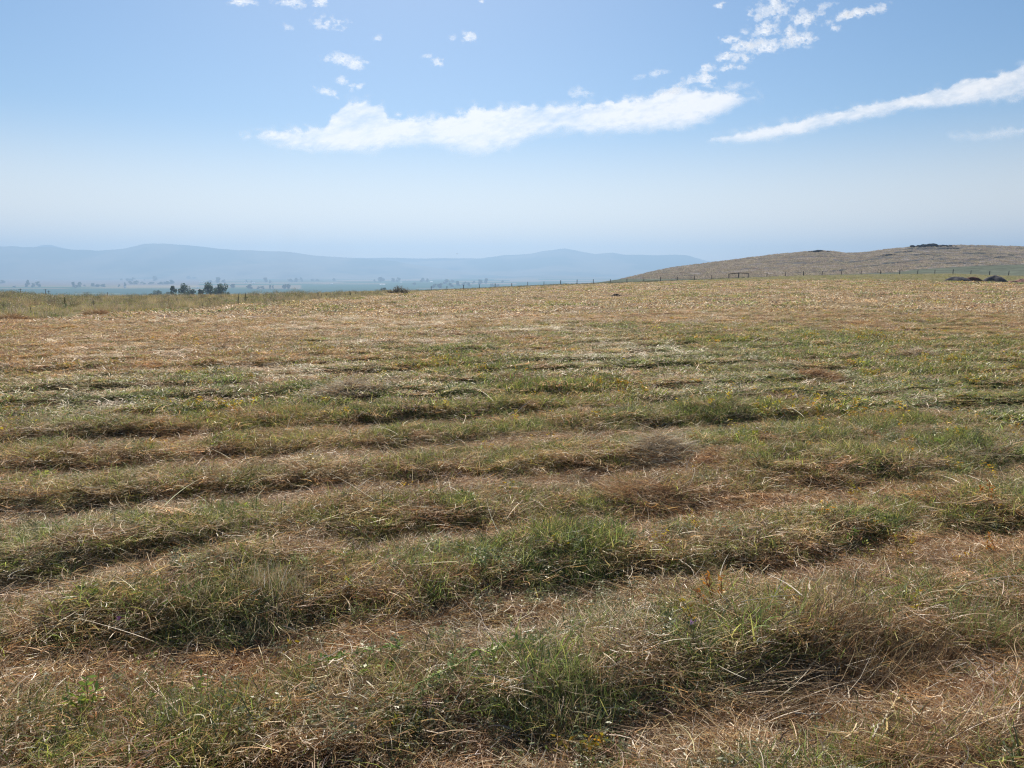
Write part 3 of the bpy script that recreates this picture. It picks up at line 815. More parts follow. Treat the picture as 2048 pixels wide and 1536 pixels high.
def crown_vfc(rs, blobs, n, size, pal):
    """leaf faces in the shells of several lumps, with gaps between them"""
    pts = []
    for (cx, cy_, cz, rx, rz, wgt) in blobs:
        m = int(n * wgt)
        d = rs.randn(m, 3); d /= np.linalg.norm(d, axis=1)[:, None]
        d *= (.45 + .6 * rs.rand(m) ** .6)[:, None]
        pts.append(d * [rx, rx, rz] + [cx, cy_, cz])
    pts = np.vstack(pts); n = len(pts)
    d = rs.randn(n, 3); d /= np.linalg.norm(d, axis=1)[:, None]
    s = np.cross(d, rs.randn(n, 3)); s /= np.linalg.norm(s, axis=1)[:, None]
    L = size * (.6 + .9 * rs.rand(n))[:, None]
    V = np.stack([pts - d * L / 2, pts + s * L / 3, pts + d * L / 2, pts - s * L / 3], 1).reshape(-1, 3)
    F = np.arange(n * 4).reshape(-1, 4)
    pal = np.array(pal, float); ci = rs.choice(len(pal), n, p=pal[:, 3] / pal[:, 3].sum())
    C = np.repeat(pal[ci, :3] * (.7 + .6 * rs.rand(n))[:, None], 4, 0)
    return V, F, C
TREEPAL = [(.07, .11, .05, 4), (.10, .14, .065, 3), (.05, .08, .04, 2)]
def tree(seed, h, w, nb, n, leaf, low=.12, trunk_r=None, pal=TREEPAL, gap=.4):
    rs = np.random.RandomState(seed)
    t = empty('tree', (0, 0, 0))
    blobs = []
    for i in range(nb):
        f = (i + .5) / nb; z = h * (low + (1 - low) * (.12 + .8 * f))
        rad = w / 2 * (1 - abs(f - .4) ** 1.5 * 1.1)
        a = rs.rand() * 6.283; rr = rad * (.3 + gap * rs.rand())
        r = w * (.16 + .13 * rs.rand())
        blobs.append((rr * math.cos(a), rr * math.sin(a), z, r, r * (.75 + .3 * rs.rand()) * min(1.2, h / w), 1.0 / nb))
    tr = trunk_r or h * .022
    parts = [tube_v([(0, 0, -.6), (0, 0, h * .12), (rs.randn() * .2, rs.randn() * .2, h * .35), (rs.randn() * .4, rs.randn() * .4, h * .75)], [tr * 1.3, tr, tr * .8, tr * .25])]
    for b in blobs:
        z0 = max(h * .1, b[2] * .5)
        parts.append(tube_v([(0, 0, z0), (b[0] * .5, b[1] * .5, (z0 + b[2]) / 2), (b[0], b[1], b[2])], [tr * .45, tr * .3, tr * .1], 4))
    V, F = merge(parts); mesh_obj('trunk', V, F, BARK, t)
    v, f, c = crown_vfc(rs, blobs, n, leaf, pal); mesh_np('crown', v, f, LEAFM, False, c, parent=t)
    return t
# ------------------------------------------------------------------ trees just beyond the field
def beyond(px, Y):
    d = ray(px, 590); x = d[0] / d[1] * Y
    return x, Y, float(macro(np.array([x]), np.array([Y]))[0])
def near_tree(px, ytop, wpx, Y, seed, label, nb=7, n=900, leaf=.75, **k):
    x, y, z = beyond(px, Y)
    top = at_depth(px, ytop, Y)[2]; h = top - z; w = wpx / FPX * Y * 1.3
    t = tree(seed, h, w, nb, int(n * 1.5), leaf, **k); t.location = (x, y, z); t.rotation_euler = (0, 0, seed)
    tag(t, label, 'tree', 'dark trees just beyond the field')
near_tree(347.5, 571, 12, 620, 3, 'slim dark tree, leftmost of the three open-crowned trees beyond the weeds', nb=6, low=.1)
near_tree(369, 569.5, 18, 620, 4, 'tall dark tree with split crown between the slim tree and the low bushy one', nb=8, low=.25)
near_tree(383, 580, 15, 640, 6, 'low bushy dark tree right of the tall split-crowned tree', nb=6, low=.05)
near_tree(403, 579, 14, 600, 7, 'low dark tree at the left foot of the broad tree cluster', nb=6, low=.05)
near_tree(422, 567.5, 22, 600, 8, 'highest dark leafy tree, left half of the broad tree cluster', nb=9, n=1300, low=.15)
near_tree(438, 569, 17, 610, 10, 'dark leafy tree in the middle of the broad tree cluster', nb=7, low=.15)
near_tree(451, 569.5, 16, 605, 11, 'ragged dark tree at the right end of the broad tree cluster', nb=7, n=700, low=.1, gap=.8)
near_tree(311, 582, 25, 1150, 12, 'rounded hazy dark grove tree left of the slim tree', nb=9, n=1100, leaf=1.3, low=.0)
near_tree(334, 584, 16, 1300, 14, 'pale hazy low tree between the rounded tree and the slim tree', nb=6, n=600, leaf=1.3, low=.0)
near_tree(767, 575.5, 14, 1300, 15, 'blue hazy dome-shaped tree rising left of the sprawling grey bush', nb=7, n=700, leaf=1.3, low=.0)

# ------------------------------------------------------------------ valley floor trees and farm buildings
VT = [(5, 567, 10, 5), (55, 574, 8, 10), (66, 575, 8, 7), (77, 574, 10, 9), (72, 552, 10, 3), (30, 575, 8, 3), (146, 575, 8, 8), (153, 576, 8, 5), (161, 574, 9, 8), (169, 573, 5, 3),
      (186, 573, 10, 5), (196, 574, 10, 4), (208, 574, 12, 5), (238, 574, 4, 4), (250, 573, 5, 6), (243, 561, 6, 3), (256, 562, 8, 4), (265, 562, 10, 5), (289, 561, 4, 2),
      (310, 562, 12, 7), (262, 569, 12, 5), (274, 569, 13, 6), (286, 569, 9, 4), (303, 569, 12, 4), (322, 569, 12, 4), (333, 569, 12, 5), (343, 568, 11, 6), (378, 558, 10, 5),
      (390, 558, 13, 3), (420, 566, 8, 4), (438, 566, 12, 8), (448, 566, 8, 5), (464, 576, 13, 6), (493, 565, 5, 4), (502, 565, 5, 3), (479, 557, 8, 3), (500, 578, 12, 7),
      (518, 578, 8, 4), (526, 578, 9, 5), (541, 578, 5, 6), (546, 577, 4, 5), (570, 578, 9, 7), (578, 578, 9, 7), (530, 565, 10, 7), (540, 566, 7, 4), (580, 564, 12, 5), (590, 564, 12, 6),
      (560, 556, 7, 4), (603, 563, 6, 6), (625, 562, 8, 3), (635, 562, 9, 3), (667, 562, 8, 4), (750, 564, 5, 4), (762, 564, 13, 7), (787, 564, 9, 6), (797, 564, 10, 7),
      (845, 564, 9, 6), (853, 564, 9, 5), (893, 564, 10, 5), (868, 576, 12, 6), (880, 576, 12, 7), (892, 568, 14, 7), (903, 574, 12, 6), (916, 572, 12, 7), (929, 572, 11, 6), (940, 573, 10, 6),
      (948, 567, 7, 4), (959, 569, 12, 8), (973, 568, 8, 8), (1005, 566, 5, 4), (985, 573, 10, 5), (996, 574, 10, 4), (830, 570, 9, 4), (905, 565, 7, 4)]
PROT = [tree(100 + i, 10, [9, 12, 15, 8, 11][i], 5, 170, 2.4, low=[.05, 0, 0, .1, 0][i]) for i in range(5)]
first = [True] * 5
def band_of(py): return 'nearest' if py >= 571 else ('middle' if py >= 561 else 'farthest')
def zone(px):
    for lim, s in ((120, 'below the left mountain end'), (230, 'between the mountain end and the rounded tree'), (355, 'behind the slim dark tree'), (475, 'around the broad tree cluster'),
                   (610, 'right of the broad tree cluster'), (740, 'before the grey bush'), (860, 'behind the grey bush'), (2000, 'behind the left fence posts')):
        if px < lim: return s
cnt = {}
for i, (px, py, w, h) in enumerate(sorted(VT)):
    Y = 91.65 / q_of(py)
    p = at_depth(px, py, Y); k = (i * 7 + int(px)) % 5
    o = PROT[k] if first[k] else copy_tree(PROT[k]); first[k] = False
    hm = h / FPX * Y * 1.35; wm = w / FPX * Y * 1.15
    o.location = (p[0], p[1], -91.0); o.scale = (wm / [9, 12, 15, 8, 11][k],) * 2 + (hm / 10,)
    o.rotation_euler = (0, 0, i * 1.7)
    key = (band_of(py), zone(px)); cnt[key] = cnt.get(key, 0) + 1
    tag(o, '%s hazy tree from left, %s valley row, %s' % (ORD[cnt[key] - 1], key[0], key[1]), 'tree', 'hazy trees scattered over the valley floor')
WHT = simple('white_siding', (.78, .78, .75), .5, .05, 2, .1)
TIN = simple('pale_roof', (.80, .80, .80), .3, .05, 2, .1, .5)
DOORM = simple('dark_door', (.08, .08, .09), .6, .1, 2, .1)
def farm_building(px, py, wpx, label):
    Y = 91.65 / q_of(py); p = at_depth(px, py, Y); w = wpx / FPX * Y; d = min(w, 16.0) * .7; h = 5.0; rz = h + 3.0
    t = empty('farm_building', (p[0], p[1], -90.6)); a, b = w / 2, d / 2
    V = [(-a, -b, 0), (a, -b, 0), (a, b, 0), (-a, b, 0), (-a, -b, h), (a, -b, h), (a, b, h), (-a, b, h), (-a, 0, rz), (a, 0, rz)]
    F = np.array([(0, 1, 5, 4), (2, 3, 7, 6), (1, 2, 6, 5), (3, 0, 4, 7), (4, 8, 7, 7), (5, 6, 9, 9)])
    mesh_obj('wall', V, F, WHT, t, False)
    e = .6
    V = [(-a - e, -b - e, h - .3), (a + e, -b - e, h - .3), (a + e, 0, rz + .25), (-a - e, 0, rz + .25), (-a - e, b + e, h - .3), (a + e, b + e, h - .3),
         (-a - e, -b - e, h - .55), (a + e, -b - e, h - .55), (-a - e, b + e, h - .55), (a + e, b + e, h - .55)]
    F = np.array([(0, 1, 2, 3), (3, 2, 5, 4), (6, 7, 1, 0), (4, 5, 9, 8)])
    mesh_obj('roof', V, F, TIN, t, False)
    dw = w * .12
    V = [(-dw, -b - .08, 0), (dw, -b - .08, 0), (dw, -b - .08, 3.6), (-dw, -b - .08, 3.6)]
    mesh_obj('door', V, np.array([(0, 1, 2, 3)]), DOORM, t, False)
    tag(t, label, 'building', 'white farm buildings on the valley floor')
for a in [(73, 560, 3.5, 'tiny gleaming white farm shed at the far left of the valley floor'), (250, 576, 4, 'tiny white shed beside two small valley trees left of the rounded tree'),
          (395, 576.5, 5, 'white farm shed between the tall tree and the broad tree cluster'), (402, 564.5, 8, 'long low white barn above the broad tree cluster'),
          (491, 566, 4, 'tiny pale shed right of the broad tree cluster'), (507, 566.5, 6, 'small pale barn second to the right of the broad tree cluster'),
          (664, 569, 5, 'bright white farm house alone in the fields before the grey bush'), (802, 565.5, 4, 'tiny white shed above the right side of the grey bush'),
          (765, 570, 11, 'long low pale farm roof above the left side of the grey bush'), (863, 564.5, 4, 'tiny white shed above the first fence posts')]: farm_building(*a)

# ------------------------------------------------------------------ utility poles on the left
WOOD = simple('weathered_wood', (.045, .04, .036), .9, .4, 5, .5)
POLES = [(41.5, 577, 587, 'leftmost thin utility pole standing on the low rise at the left edge'), (91.5, 578, 592, 'taller utility pole right of the low rise at the left edge'), (98, 581, 592, 'short pole close beside the taller utility pole'), (215, 584.5, 592.5, 'lone short pole on the skyline left of the rounded tree')]
for px, yt, yb, lab in POLES:
    Y = 430.0; x, y, z = beyond(px, Y); top = at_depth(px, yt, Y)[2]
    t = empty('utility_pole', (x, y, z)); h = top - z
    V, F = tube_v([(0, 0, -.5), (0, 0, h * .5), (0.05, 0, h)], [.19, .16, .13], 8); mesh_obj('pole', V, F, WOOD, t)
    V, F = tube_v([(-1.1, -.16, h - .5), (1.1, -.16, h - .5)], [.08, .08], 4); mesh_obj('crossarm', V, F, WOOD, t)
    tag(t, lab, 'utility pole', 'poles beyond the left end of the field')

# ------------------------------------------------------------------ fence along the crest
def fence():
    rsf = random.Random(4)
    posts = [862, 893.5, 927, 958.5, 990, 1023.5, 1055.5, 1088, 1121.5, 1154, 1186.5, 1220.5, 1254, 1287.5, 1321, 1354.5, 1389, 1423.5, 1457.5, 1477, 1496, 1533.5, 1570, 1606.5, 1643.5, 1682, 1721.5, 1760, 1798.5, 1834, 1868.5, 1904.5, 1940.5, 1978, 2016, 2052, 2090, 2128]
    root = None; tops = []
    for i, px in enumerate(posts):
        d = ray(px, 560); Y = float(np.interp(px, [820, 900], [199, 219])) - 2; x = d[0] / d[1] * Y
        z = gz(x, Y) - .04
        brace = px in (1457.5, 1477, 1496)
        h = 1.28 + rsf.uniform(-.1, .14) + (.22 if brace else 0); r = .10 * rsf.uniform(.8, 1.25) + (.03 if brace else 0)
        if root is None:
            root = empty('fence', (x, Y, z)); base = Vector((x, Y, z))
        lx, ly = rsf.uniform(-.05, .05), rsf.uniform(-.04, .04)
        if brace: lx = ly = 0
        V, F = tube_v([(0, 0, -.3), (lx * .5, ly * .5, h * .5), (lx, ly, h)], [r * 1.05, r, r * .92], 7)
        o = mesh_obj('post', V, F, WOOD, root, True, loc=Vector((x, Y, z)) - base)
        tops.append((x - base.x, Y - base.y, z - base.z, h, lx, ly, px))
    tb = [t for t in tops if t[6] in (1457.5, 1477, 1496)]
    V, F = tube_v([(t[0], t[1] - .03, t[2] + t[3] - .06) for t in tb], .11, 7); mesh_obj('rail', V, F, WOOD, root)
    WIRE = simple('wire', (.25, .24, .23), .5, .2, 5, .1, .5)
    for k, f in enumerate((.25, .45, .65, .85)):
        pts = []
        for a, b in zip(tops[:-1], tops[1:]):
            A = np.array([a[0], a[1] - .09, a[2] + 1.25 * f]); B = np.array([b[0], b[1] - .09, b[2] + 1.25 * f])
            pts += [A, (A + B) / 2 - [0, 0, .03]]
        pts.append(B)
        V, F = tube_v(pts, .004, 3); mesh_obj('wire', V, F, WIRE, root)
    tag(root, 'long wire fence on dark wooden posts with one railed brace, running along the crest', 'fence')
fence()

# ------------------------------------------------------------------ bush on the crest
def bush():
    rs = np.random.RandomState(8)
    Y = 120.0
    d = ray(795, 583); x = d[0] / d[1] * Y; z = gz(x, Y)
    t = empty('bush', (x, Y, z)); W = 50 / FPX * Y
    pr = []; tips = []
    for i in range(60):
        a = rs.rand(); bx = (a - .5) * W * .75; hh = 1.15 * (.35 + .65 * math.exp(-((a - .62) / .25) ** 2)) * (.7 + .5 * rs.rand())
        tx = bx + rs.randn() * .35; ty = rs.randn() * .5
        pr.append(tube_v([(bx, rs.randn() * .3, -.05), ((bx + tx) / 2 + .05, ty * .6, hh * .55), (tx, ty, hh)], [.018, .012, .004], 4))
        for s in np.linspace(.35, 1, 7): tips.append((bx + (tx - bx) * s, ty * s, hh * s))
    V, F = merge(pr); mesh_obj('branches', V, F, simple('grey_twigs', (.22, .18, .16), .9, .3, 5, .3), t)
    v, f, c = leaves(rs, 2400, np.array(tips), .13, [(.16, .13, .09, 3), (.24, .20, .15, 3), (.11, .11, .07, 2)])
    v = v + rs.randn(len(v) // 4, 3).repeat(4, 0) * .09
    mesh_np('foliage', v, f, LEAFM, False, c, parent=t)
    tag(t, 'sprawling grey brown bush on the crest at the left end of the fence', 'bush')
bush()

# ------------------------------------------------------------------ earth and stone heaps
def heap(name, px, py, wpx, hpx, mat, label, cat, seed, rough=.12, deep=.8, skew=0.0, parent=None, sharp=1.0, group=None, loc=None):
    p = loc or hit(px, py); Y = p[1]; w = wpx / FPX * Y; h = hpx / FPX * Y
    rs = np.random.RandomState(seed)
    nr, na = 26, 56
    t = np.linspace(1, 0, nr)[:, None]; a = np.linspace(0, 6.2832, na, endpoint=False)[None]
    ed = 1 + .12 * np.sin(a * 3 + seed) + .08 * np.sin(a * 5 + 2 * seed)
    X = w / 2 * t * np.cos(a) * ed + skew * w * (1 - t); Yy = w / 2 * deep * t * np.sin(a) * ed
    prof = (1 - t ** 2) ** sharp
    Z = h * prof + h * rough * fbm(X * 3 + 50, Yy * 3 + seed, w * .5, 4, seed) * (.3 + prof) * 2 - .03
    Z = Z + H(X + p[0], Yy + p[1]) * 1.0 - p[2] if loc is None else Z
    V = np.stack([X, Yy + a * 0, Z + a * 0], -1).reshape(-1, 3)
    o = mesh_np(name, V, grid_faces(nr, na, True)[:, ::-1], mat, True, parent=parent, loc=tuple(p))
    tag(o, label, cat, group)
    return o
GRAV = simple('dark_gravel', (.075, .07, .075), .95, .5, 9, .9)
REDD = simple('red_soil', (.11, .05, .04), .95, .55, 5, 1.0)
REDL = simple('pale_red_soil', (.26, .14, .11), .95, .4, 5, .8)
SOIL = simple('dark_soil', (.035, .026, .02), .95, .5, 30, 1.0)
ROCK = simple('dark_rock', (.06, .065, .075), .95, .45, .8, 1.0)
heap('gravel_pile', 1990, 563, 46, 12, GRAV, 'smooth dark grey gravel pile near the fence at the right edge', 'gravel pile', 5, .05, .9, sharp=1.1)
heap('dirt_pile', 1918, 562, 50, 9.5, GRAV, 'low grey and red dirt pile left of the smooth gravel pile', 'dirt pile', 6, .12, .8, -.08)
heap('dirt_pile', 1936, 562.5, 58, 6.5, REDD, 'lumpy dark red dirt spill trailing right from the grey dirt pile', 'dirt pile', 9, .5, .5, 0)
heap('dirt_pile', 2040, 564, 50, 5.5, REDL, 'low reddish earth bank at the right edge beyond the gravel pile', 'dirt pile', 11, .4, .5, .1)
for px, py, w, h, lab in [(258, 724, 26, 5, 'dark molehill in the tan left part of the field'), (1234, 592, 30, 3.5, 'dark flat molehill in the far stubble below the yellow flowering streak'),
                          (1012, 810, 20, 6, 'small dark earth clod in the grass in the middle of the field'), (1650, 618, 12, 3, 'tiny dark clod in the far stubble under the hill')]:
    heap('molehill', px, py, w, h, SOIL, lab, 'molehill', int(px) % 90, .5, .9, group='molehills in the mown field')
def outcrop(px, py, wpx, hpx, label, seed, tilt=0):
    rs = np.random.RandomState(seed); p = hill_hit(px, py)
    w = wpx / FPX * p[1]; h = hpx / FPX * p[1]; parts = []
    for i in range(int(10 + w / 2)):
        u = (rs.rand() - .5); r = (.5 + .65 * rs.rand()) * h * (1.15 - abs(u) * 1.6)
        nr, na = 8, 12
        th = np.linspace(0.05, math.pi * .95, nr)[:, None]; a = np.linspace(0, 6.2832, na, endpoint=False)[None]
        rr = r * (1 + .35 * np.array([[PERM[(i * 9 + q1 * 3) & 255, q2] for q2 in range(na)] for q1 in range(nr)]) - .17)
        X = rr * np.sin(th) * np.cos(a) * 1.8; Yy = rr * np.sin(th) * np.sin(a); Z = rr * np.cos(th) * .9 + a * 0
        parts.append((np.stack([X + u * w, Yy + rs.randn() * h * .4, Z + tilt * u * w + r * .25], -1).reshape(-1, 3), grid_faces(nr, na, True)))
    V, F = merge(parts)
    o = mesh_obj('rock_outcrop', V, F, ROCK, None, False, loc=p)
    tag(o, label, 'rock outcrop', 'dark rock outcrops on the hill crest')
outcrop(1638, 503.5, 40, 2.6, 'dark rocky cap on the first rounded knoll of the hill', 3)
outcrop(1862, 493.5, 104, 4.2, 'long dark rock ledge on the highest crest of the hill', 4, -.01)
outcrop(1905, 497.5, 30, 1.6, 'short dark rock step just right of and below the long ledge', 5)
outcrop(1772, 511, 44, 1.8, 'slanting dark rock band on the slope left of the long ledge', 6, .10)
outcrop(1818, 503.5, 22, 1.6, 'small dark rock patch on the slope below the left end of the long ledge', 7, .04)

# ------------------------------------------------------------------ heaps of loose hay
HAYM = leafy('hay', .35, .05)
def hay(px, py, wpx, hpx, label, seed, n=1500, lw=.003, pal=None, deep=.8, ln=(.1, .3), cat='hay heap'):
    p = hit(px, py); Y = p[1]; w = wpx / FPX * Y; h = hpx / FPX * Y
    rs = np.random.RandomState(seed)
    v, f, c = blades(rs, n, 1.0, ln[0], ln[1], lw, .9, .4, pal or RUST, seg=4, dirn=(ROWA, .9))
    k = 10; b = (v[0::k] + v[1::k]) / 2
    rr = np.clip(np.hypot(b[:, 0], b[:, 1]), 0, 1); q = rs.rand(n) ** .5
    nb = np.stack([b[:, 0] * w / 2, b[:, 1] * w / 2 * deep, b[:, 2]], -1)
    nb[:, 2] = h * (1 - rr ** 2) * q + H(nb[:, 0] + p[0], nb[:, 1] + p[1]) - p[2]
    v = v + np.repeat(nb - b, k, 0)
    o = mesh_np('hay_heap', v, f, HAYM, False, c, loc=tuple(p))
    tag(o, label, cat, 'heaps of loose cut hay')
hay(690, 786, 130, 20, 'greyish loose hay heap left of centre in the middle distance', 1, 3000, .006, STRAW)
hay(1032, 770, 46, 9, 'small dark hay heap at the centre of the middle distance', 2, 1200, .006)
hay(1325, 915, 150, 34, 'rounded tan hay mound above the bare rusty patch right of centre', 3, 3200, .003, STRAW)
hay(1310, 1000, 210, 26, 'flattened heap of reddish brown dead stalks on the bare rusty patch', 4, 3500, .0035, RUST)
hay(1560, 808, 70, 11, 'low dark hay heap in the green band right of centre', 5, 1500, .006)
hay(1640, 757, 90, 12, 'brown hay heap nearest the right middle distance of the green band', 6, 1800, .007)
hay(190, 629, 36, 4.5, 'reddish brown hay heap at the foot of the weeds on the left', 7, 1500, .02, RUST, ln=(.2, .5))
hay(28, 640, 60, 5, 'long reddish brown hay heap under the weeds at the left edge', 8, 2000, .02, RUST, ln=(.2, .5))
hay(1835, 712, 70, 10, 'grey brown hay heap in the far green band near the right edge', 9, 1500, .009, STRAW)

def tussock(px, py, wpx, label, seed, n, pal, lmin, lmax, flat, dirn=None, lean=0.0):
    p = hit(px, py); w = wpx / FPX * p[1]; rs = np.random.RandomState(seed)
    v, f, c = blades(rs, n, 1.0, lmin, lmax, .0026, flat, .22, pal, seg=4, dirn=dirn)
    k = 10; b = (v[0::k] + v[1::k]) / 2
    nb = np.stack([b[:, 0] * w / 2, b[:, 1] * w / 3.2, b[:, 2]], -1)
    nb[:, 2] = H(nb[:, 0] + p[0], nb[:, 1] + p[1]) - p[2] + rs.rand(n) * .03 * (flat > .8)
    v = v + np.repeat(nb - b, k, 0); v[:, 0] += lean * np.repeat(v.reshape(n, k, 3)[:, :, 2].max(1) - nb[:, 2], k) * np.tile(np.repeat(np.arange(5) / 4., 2), n)
    o = mesh_np('grass_tussock', v, f, HAYM, False, c, loc=tuple(p)); tag(o, label, 'grass tussock', 'standing grass tussocks between the swaths')
BRN = [(.34, .22, .11, 3), (.24, .15, .08, 3), (.46, .34, .18, 2), (.17, .11, .06, 2)]
tussock(1740, 1335, 330, 'brown dry upright tussock leaning right at the lower right', 31, 1500, BRN, .12, .26, .22, lean=.25)
tussock(1975, 1300, 180, 'green and brown tussock cut by the lower right edge', 32, 800, GREEN[:2] + BRN[:2], .10, .22, .25, lean=.15)
tussock(1125, 1150, 200, 'dark green feathery tussock just right of centre in the near rows', 33, 900, GREEN, .08, .19, .30)
tussock(480, 1260, 260, 'broad green tussock with pale dry tips in the lower left', 34, 1100, GREEN + STRAW[:2], .10, .22, .28)
tussock(560, 1200, 120, 'pale dry upright tussock on top of the broad green one', 35, 500, STRAW + GREEN[:1], .12, .24, .2)
tussock(1130, 1440, 240, 'light green upright tussock near the bottom centre', 36, 900, [(.22, .30, .08, 4), (.34, .36, .13, 2)] + STRAW[:1], .09, .2, .25)
tussock(1560, 1430, 420, 'long brown hay combed flat across the bottom right', 37, 1800, BRN, .25, .5, .98, dirn=(R(12), .16))
tussock(1900, 1500, 330, 'tan hay combed flat in the bottom right corner', 38, 1300, RUST, .2, .42, .98, dirn=(R(24), .2))

# ------------------------------------------------------------------ tall weeds standing on the rough strip
STEMM = leafy('stems', .1, .03)
def mullein(seed):
    rs = np.random.RandomState(seed); t = empty('mullein', (0, 0, 0))
    V, F = tube_v([(0, 0, -.05), (.02, 0, .5), (.03, .01, 1.0)], [.02, .017, .014], 6)
    mesh_obj('stem', V, F, STEMM, t, True, np.tile([.10, .10, .06], (len(V), 1)))
    V, F = tube_v([(.02, 0, .45), (.03, 0, .6), (.03, .01, .85), (.035, .01, 1.12)], [.022, .036, .032, .01], 8)
    V = V + rs.randn(*V.shape) * .007
    mesh_obj('seed_head', V, F, STEMM, t, False, np.tile([.06, .065, .035], (len(V), 1)))
    pts = np.array([(0, 0, z) for z in np.linspace(.02, .4, 14)])
    v, f, c = leaves(rs, 26, pts, .2, [(.16, .2, .10, 3), (.12, .16, .07, 2)]); mesh_np('leaves', v, f, LEAFM, False, c, parent=t)
    return t
def dock(seed):
    rs = np.random.RandomState(seed); t = empty('weed', (0, 0, 0)); pr = []; tips = []
    for i in range(7):
        a = rs.rand() * 6.28; s = .1 + .22 * rs.rand(); h = .6 + .4 * rs.rand()
        pr.append(tube_v([(0, 0, -.05), (s * .4 * math.cos(a), s * .4 * math.sin(a), h * .5), (s * math.cos(a), s * math.sin(a), h)], [.012, .009, .004], 4))
        for q in np.linspace(.3, 1, 8): tips.append((s * q * math.cos(a), s * q * math.sin(a), h * q))
    V, F = merge(pr); mesh_obj('stem', V, F, STEMM, t, True, np.tile([.13, .10, .07], (len(V), 1)))
    v, f, c = leaves(rs, 190, np.array(tips), .075, [(.10, .12, .06, 3), (.15, .13, .09, 2), (.28, .25, .27, .8)]); mesh_np('leaves', v, f, LEAFM, False, c, parent=t)
    return t
M0, M1 = mullein(1), mullein(2); D0, D1, D2 = dock(3), dock(4), dock(5)
used = set()
def place(pr, px, yb, yt, label, group):
    o = pr if pr.name not in used else copy_tree(pr); used.add(pr.name)
    p = hit(px, yb); h = (yb - yt) / FPX * p[1]
    o.location = (p[0], p[1], p[2]); o.scale = (h / 1.1,) * 3; o.rotation_euler = (0, 0, px)
    tag(o, label, 'weed', group)
for i, (px, yb, yt, lab) in enumerate([(131, 620, 595, 'tall club-headed mullein stalk standing alone in the left weeds'), (7, 622, 604, 'short dark mullein stalk at the left edge of the weeds'), (62, 628, 613, 'small leafy mullein at the foot of the left weeds'),
                                       (477, 609, 588, 'left one of two dark mullein stalks side by side in the weeds'), (491, 607, 585, 'right, taller one of two mullein stalks side by side in the weeds')]):
    place((M0, M1)[i % 2], px, yb, yt, lab, 'mullein stalks in the rough strip')
DW = [(187, 614, 596), (325, 604, 594), (337, 606, 593), (354, 604, 593), (420, 606, 592), (429, 605, 591), (515, 600, 590), (541, 600, 588), (549, 598, 587), (571, 597, 587), (597, 596, 586), (604, 595, 587),
      (636, 594, 584), (643, 594, 585), (653, 594, 581), (661, 593, 583), (669, 593, 582), (678, 592, 584), (691, 592, 583), (701, 591, 579), (711, 590, 581), (716, 590, 582), (724, 589, 581), (738, 588, 583), (747, 588, 584)]
for i, (px, yb, yt) in enumerate(DW):
    z = 'left of the twin mulleins' if px < 470 else ('between the twin mulleins and the skyline weeds' if px < 620 else 'against the sky left of the grey bush')
    k = sum(1 for q in DW[:i] if (q[0] < 470) == (px < 470) and (q[0] < 620) == (px < 620))
    place((D0, D1, D2)[i % 3], px, yb, yt, '%s dark weed from left, %s' % (ORD[k], z), 'dark branching weeds in the rough strip')

# ------------------------------------------------------------------ single plants and stalks close to the camera
def stalk_path(pts, lift=.05):
    P = []
    for i, (px, py, up) in enumerate(pts):
        p = hit(px, py) if up is None else None
        if p is None: p = Vector(P[0]) + Vector(up)
        P.append((p[0], p[1], p[2] + (lift if up is None else 0)))
    P = np.array(P); b = P[0].copy(); return P - b, b
def smoothp(P, n=14):
    P = np.array(P); t = np.linspace(0, len(P) - 1, n); i = np.clip(t.astype(int), 0, len(P) - 2); f = (t - i)[:, None]
    m1 = P[np.clip(i - 1, 0, len(P) - 1)]; a = P[i]; b = P[i + 1]; m2 = P[np.clip(i + 2, 0, len(P) - 1)]
    return .5 * (2 * a + (b - m1) * f + (2 * m1 - 5 * a + 4 * b - m2) * f ** 2 + (3 * a - m1 - 3 * b + m2) * f ** 3)
def lying(pts, r, col, label, leafpal=None, seed=1, lift=.10):
    P, b = stalk_path([(x, y, None) for x, y in pts], lift)
    rs = np.random.RandomState(seed); S = smoothp(P, 22); S = S + rs.randn(*S.shape) * r * .6
    V, F = tube_v(S, np.linspace(r, r * .55, len(S)), 6)
    o = mesh_obj('stalk', V, F, STEMM, None, True, np.tile(col, (len(V), 1)) * (.8 + .4 * rs.rand(len(V), 1)), loc=b)
    if leafpal:
        e = empty('plant_stalk', b); o.parent = e; o.location = (0, 0, 0); o.name = 'stem'
        v, f, c = leaves(rs, 60, S[4:], .024, leafpal); mesh_np('leaves', v, f, LEAFM, False, c, parent=e); o = e
    tag(o, label, 'stalk', 'loose stalks lying on the mown hay')
lying([(1796, 1446), (1775, 1480), (1768, 1530)], .0050, [.50, .36, .16], 'thick pale yellow stalk lying towards the viewer, the longer of a crossed pair', seed=1)
lying([(1775, 1478), (1762, 1500), (1740, 1534)], .0042, [.48, .42, .30], 'thick whitish stalk just left of the thick yellow one', seed=2)
lying([(1772, 1462), (1800, 1458), (1836, 1455)], .0022, [.50, .44, .32], 'thin pale straw laid across the thick yellow stalk', seed=3)
lying([(728, 1290), (760, 1320), (820, 1350), (860, 1355), (905, 1390), (925, 1430)], .0022, [.50, .36, .20], 'long thin bent tan stalk curving over the hay below centre', seed=4)
lying([(835, 1425), (890, 1392), (960, 1358), (1050, 1334)], .0024, [.24, .30, .08], 'long straight green stem with leaves slanting over the hay below centre', [(.17, .25, .05, 3), (.26, .30, .07, 1)], 5)
lying([(595, 1385), (700, 1356), (800, 1340)], .0020, [.20, .28, .07], 'green stem lying low left of the bent tan stalk', [(.16, .24, .05, 3)], 6)
lying([(1928, 1175), (1960, 1190), (2010, 1210)], .0022, [.10, .08, .06], 'dark thin stem lying near the right edge', seed=7)
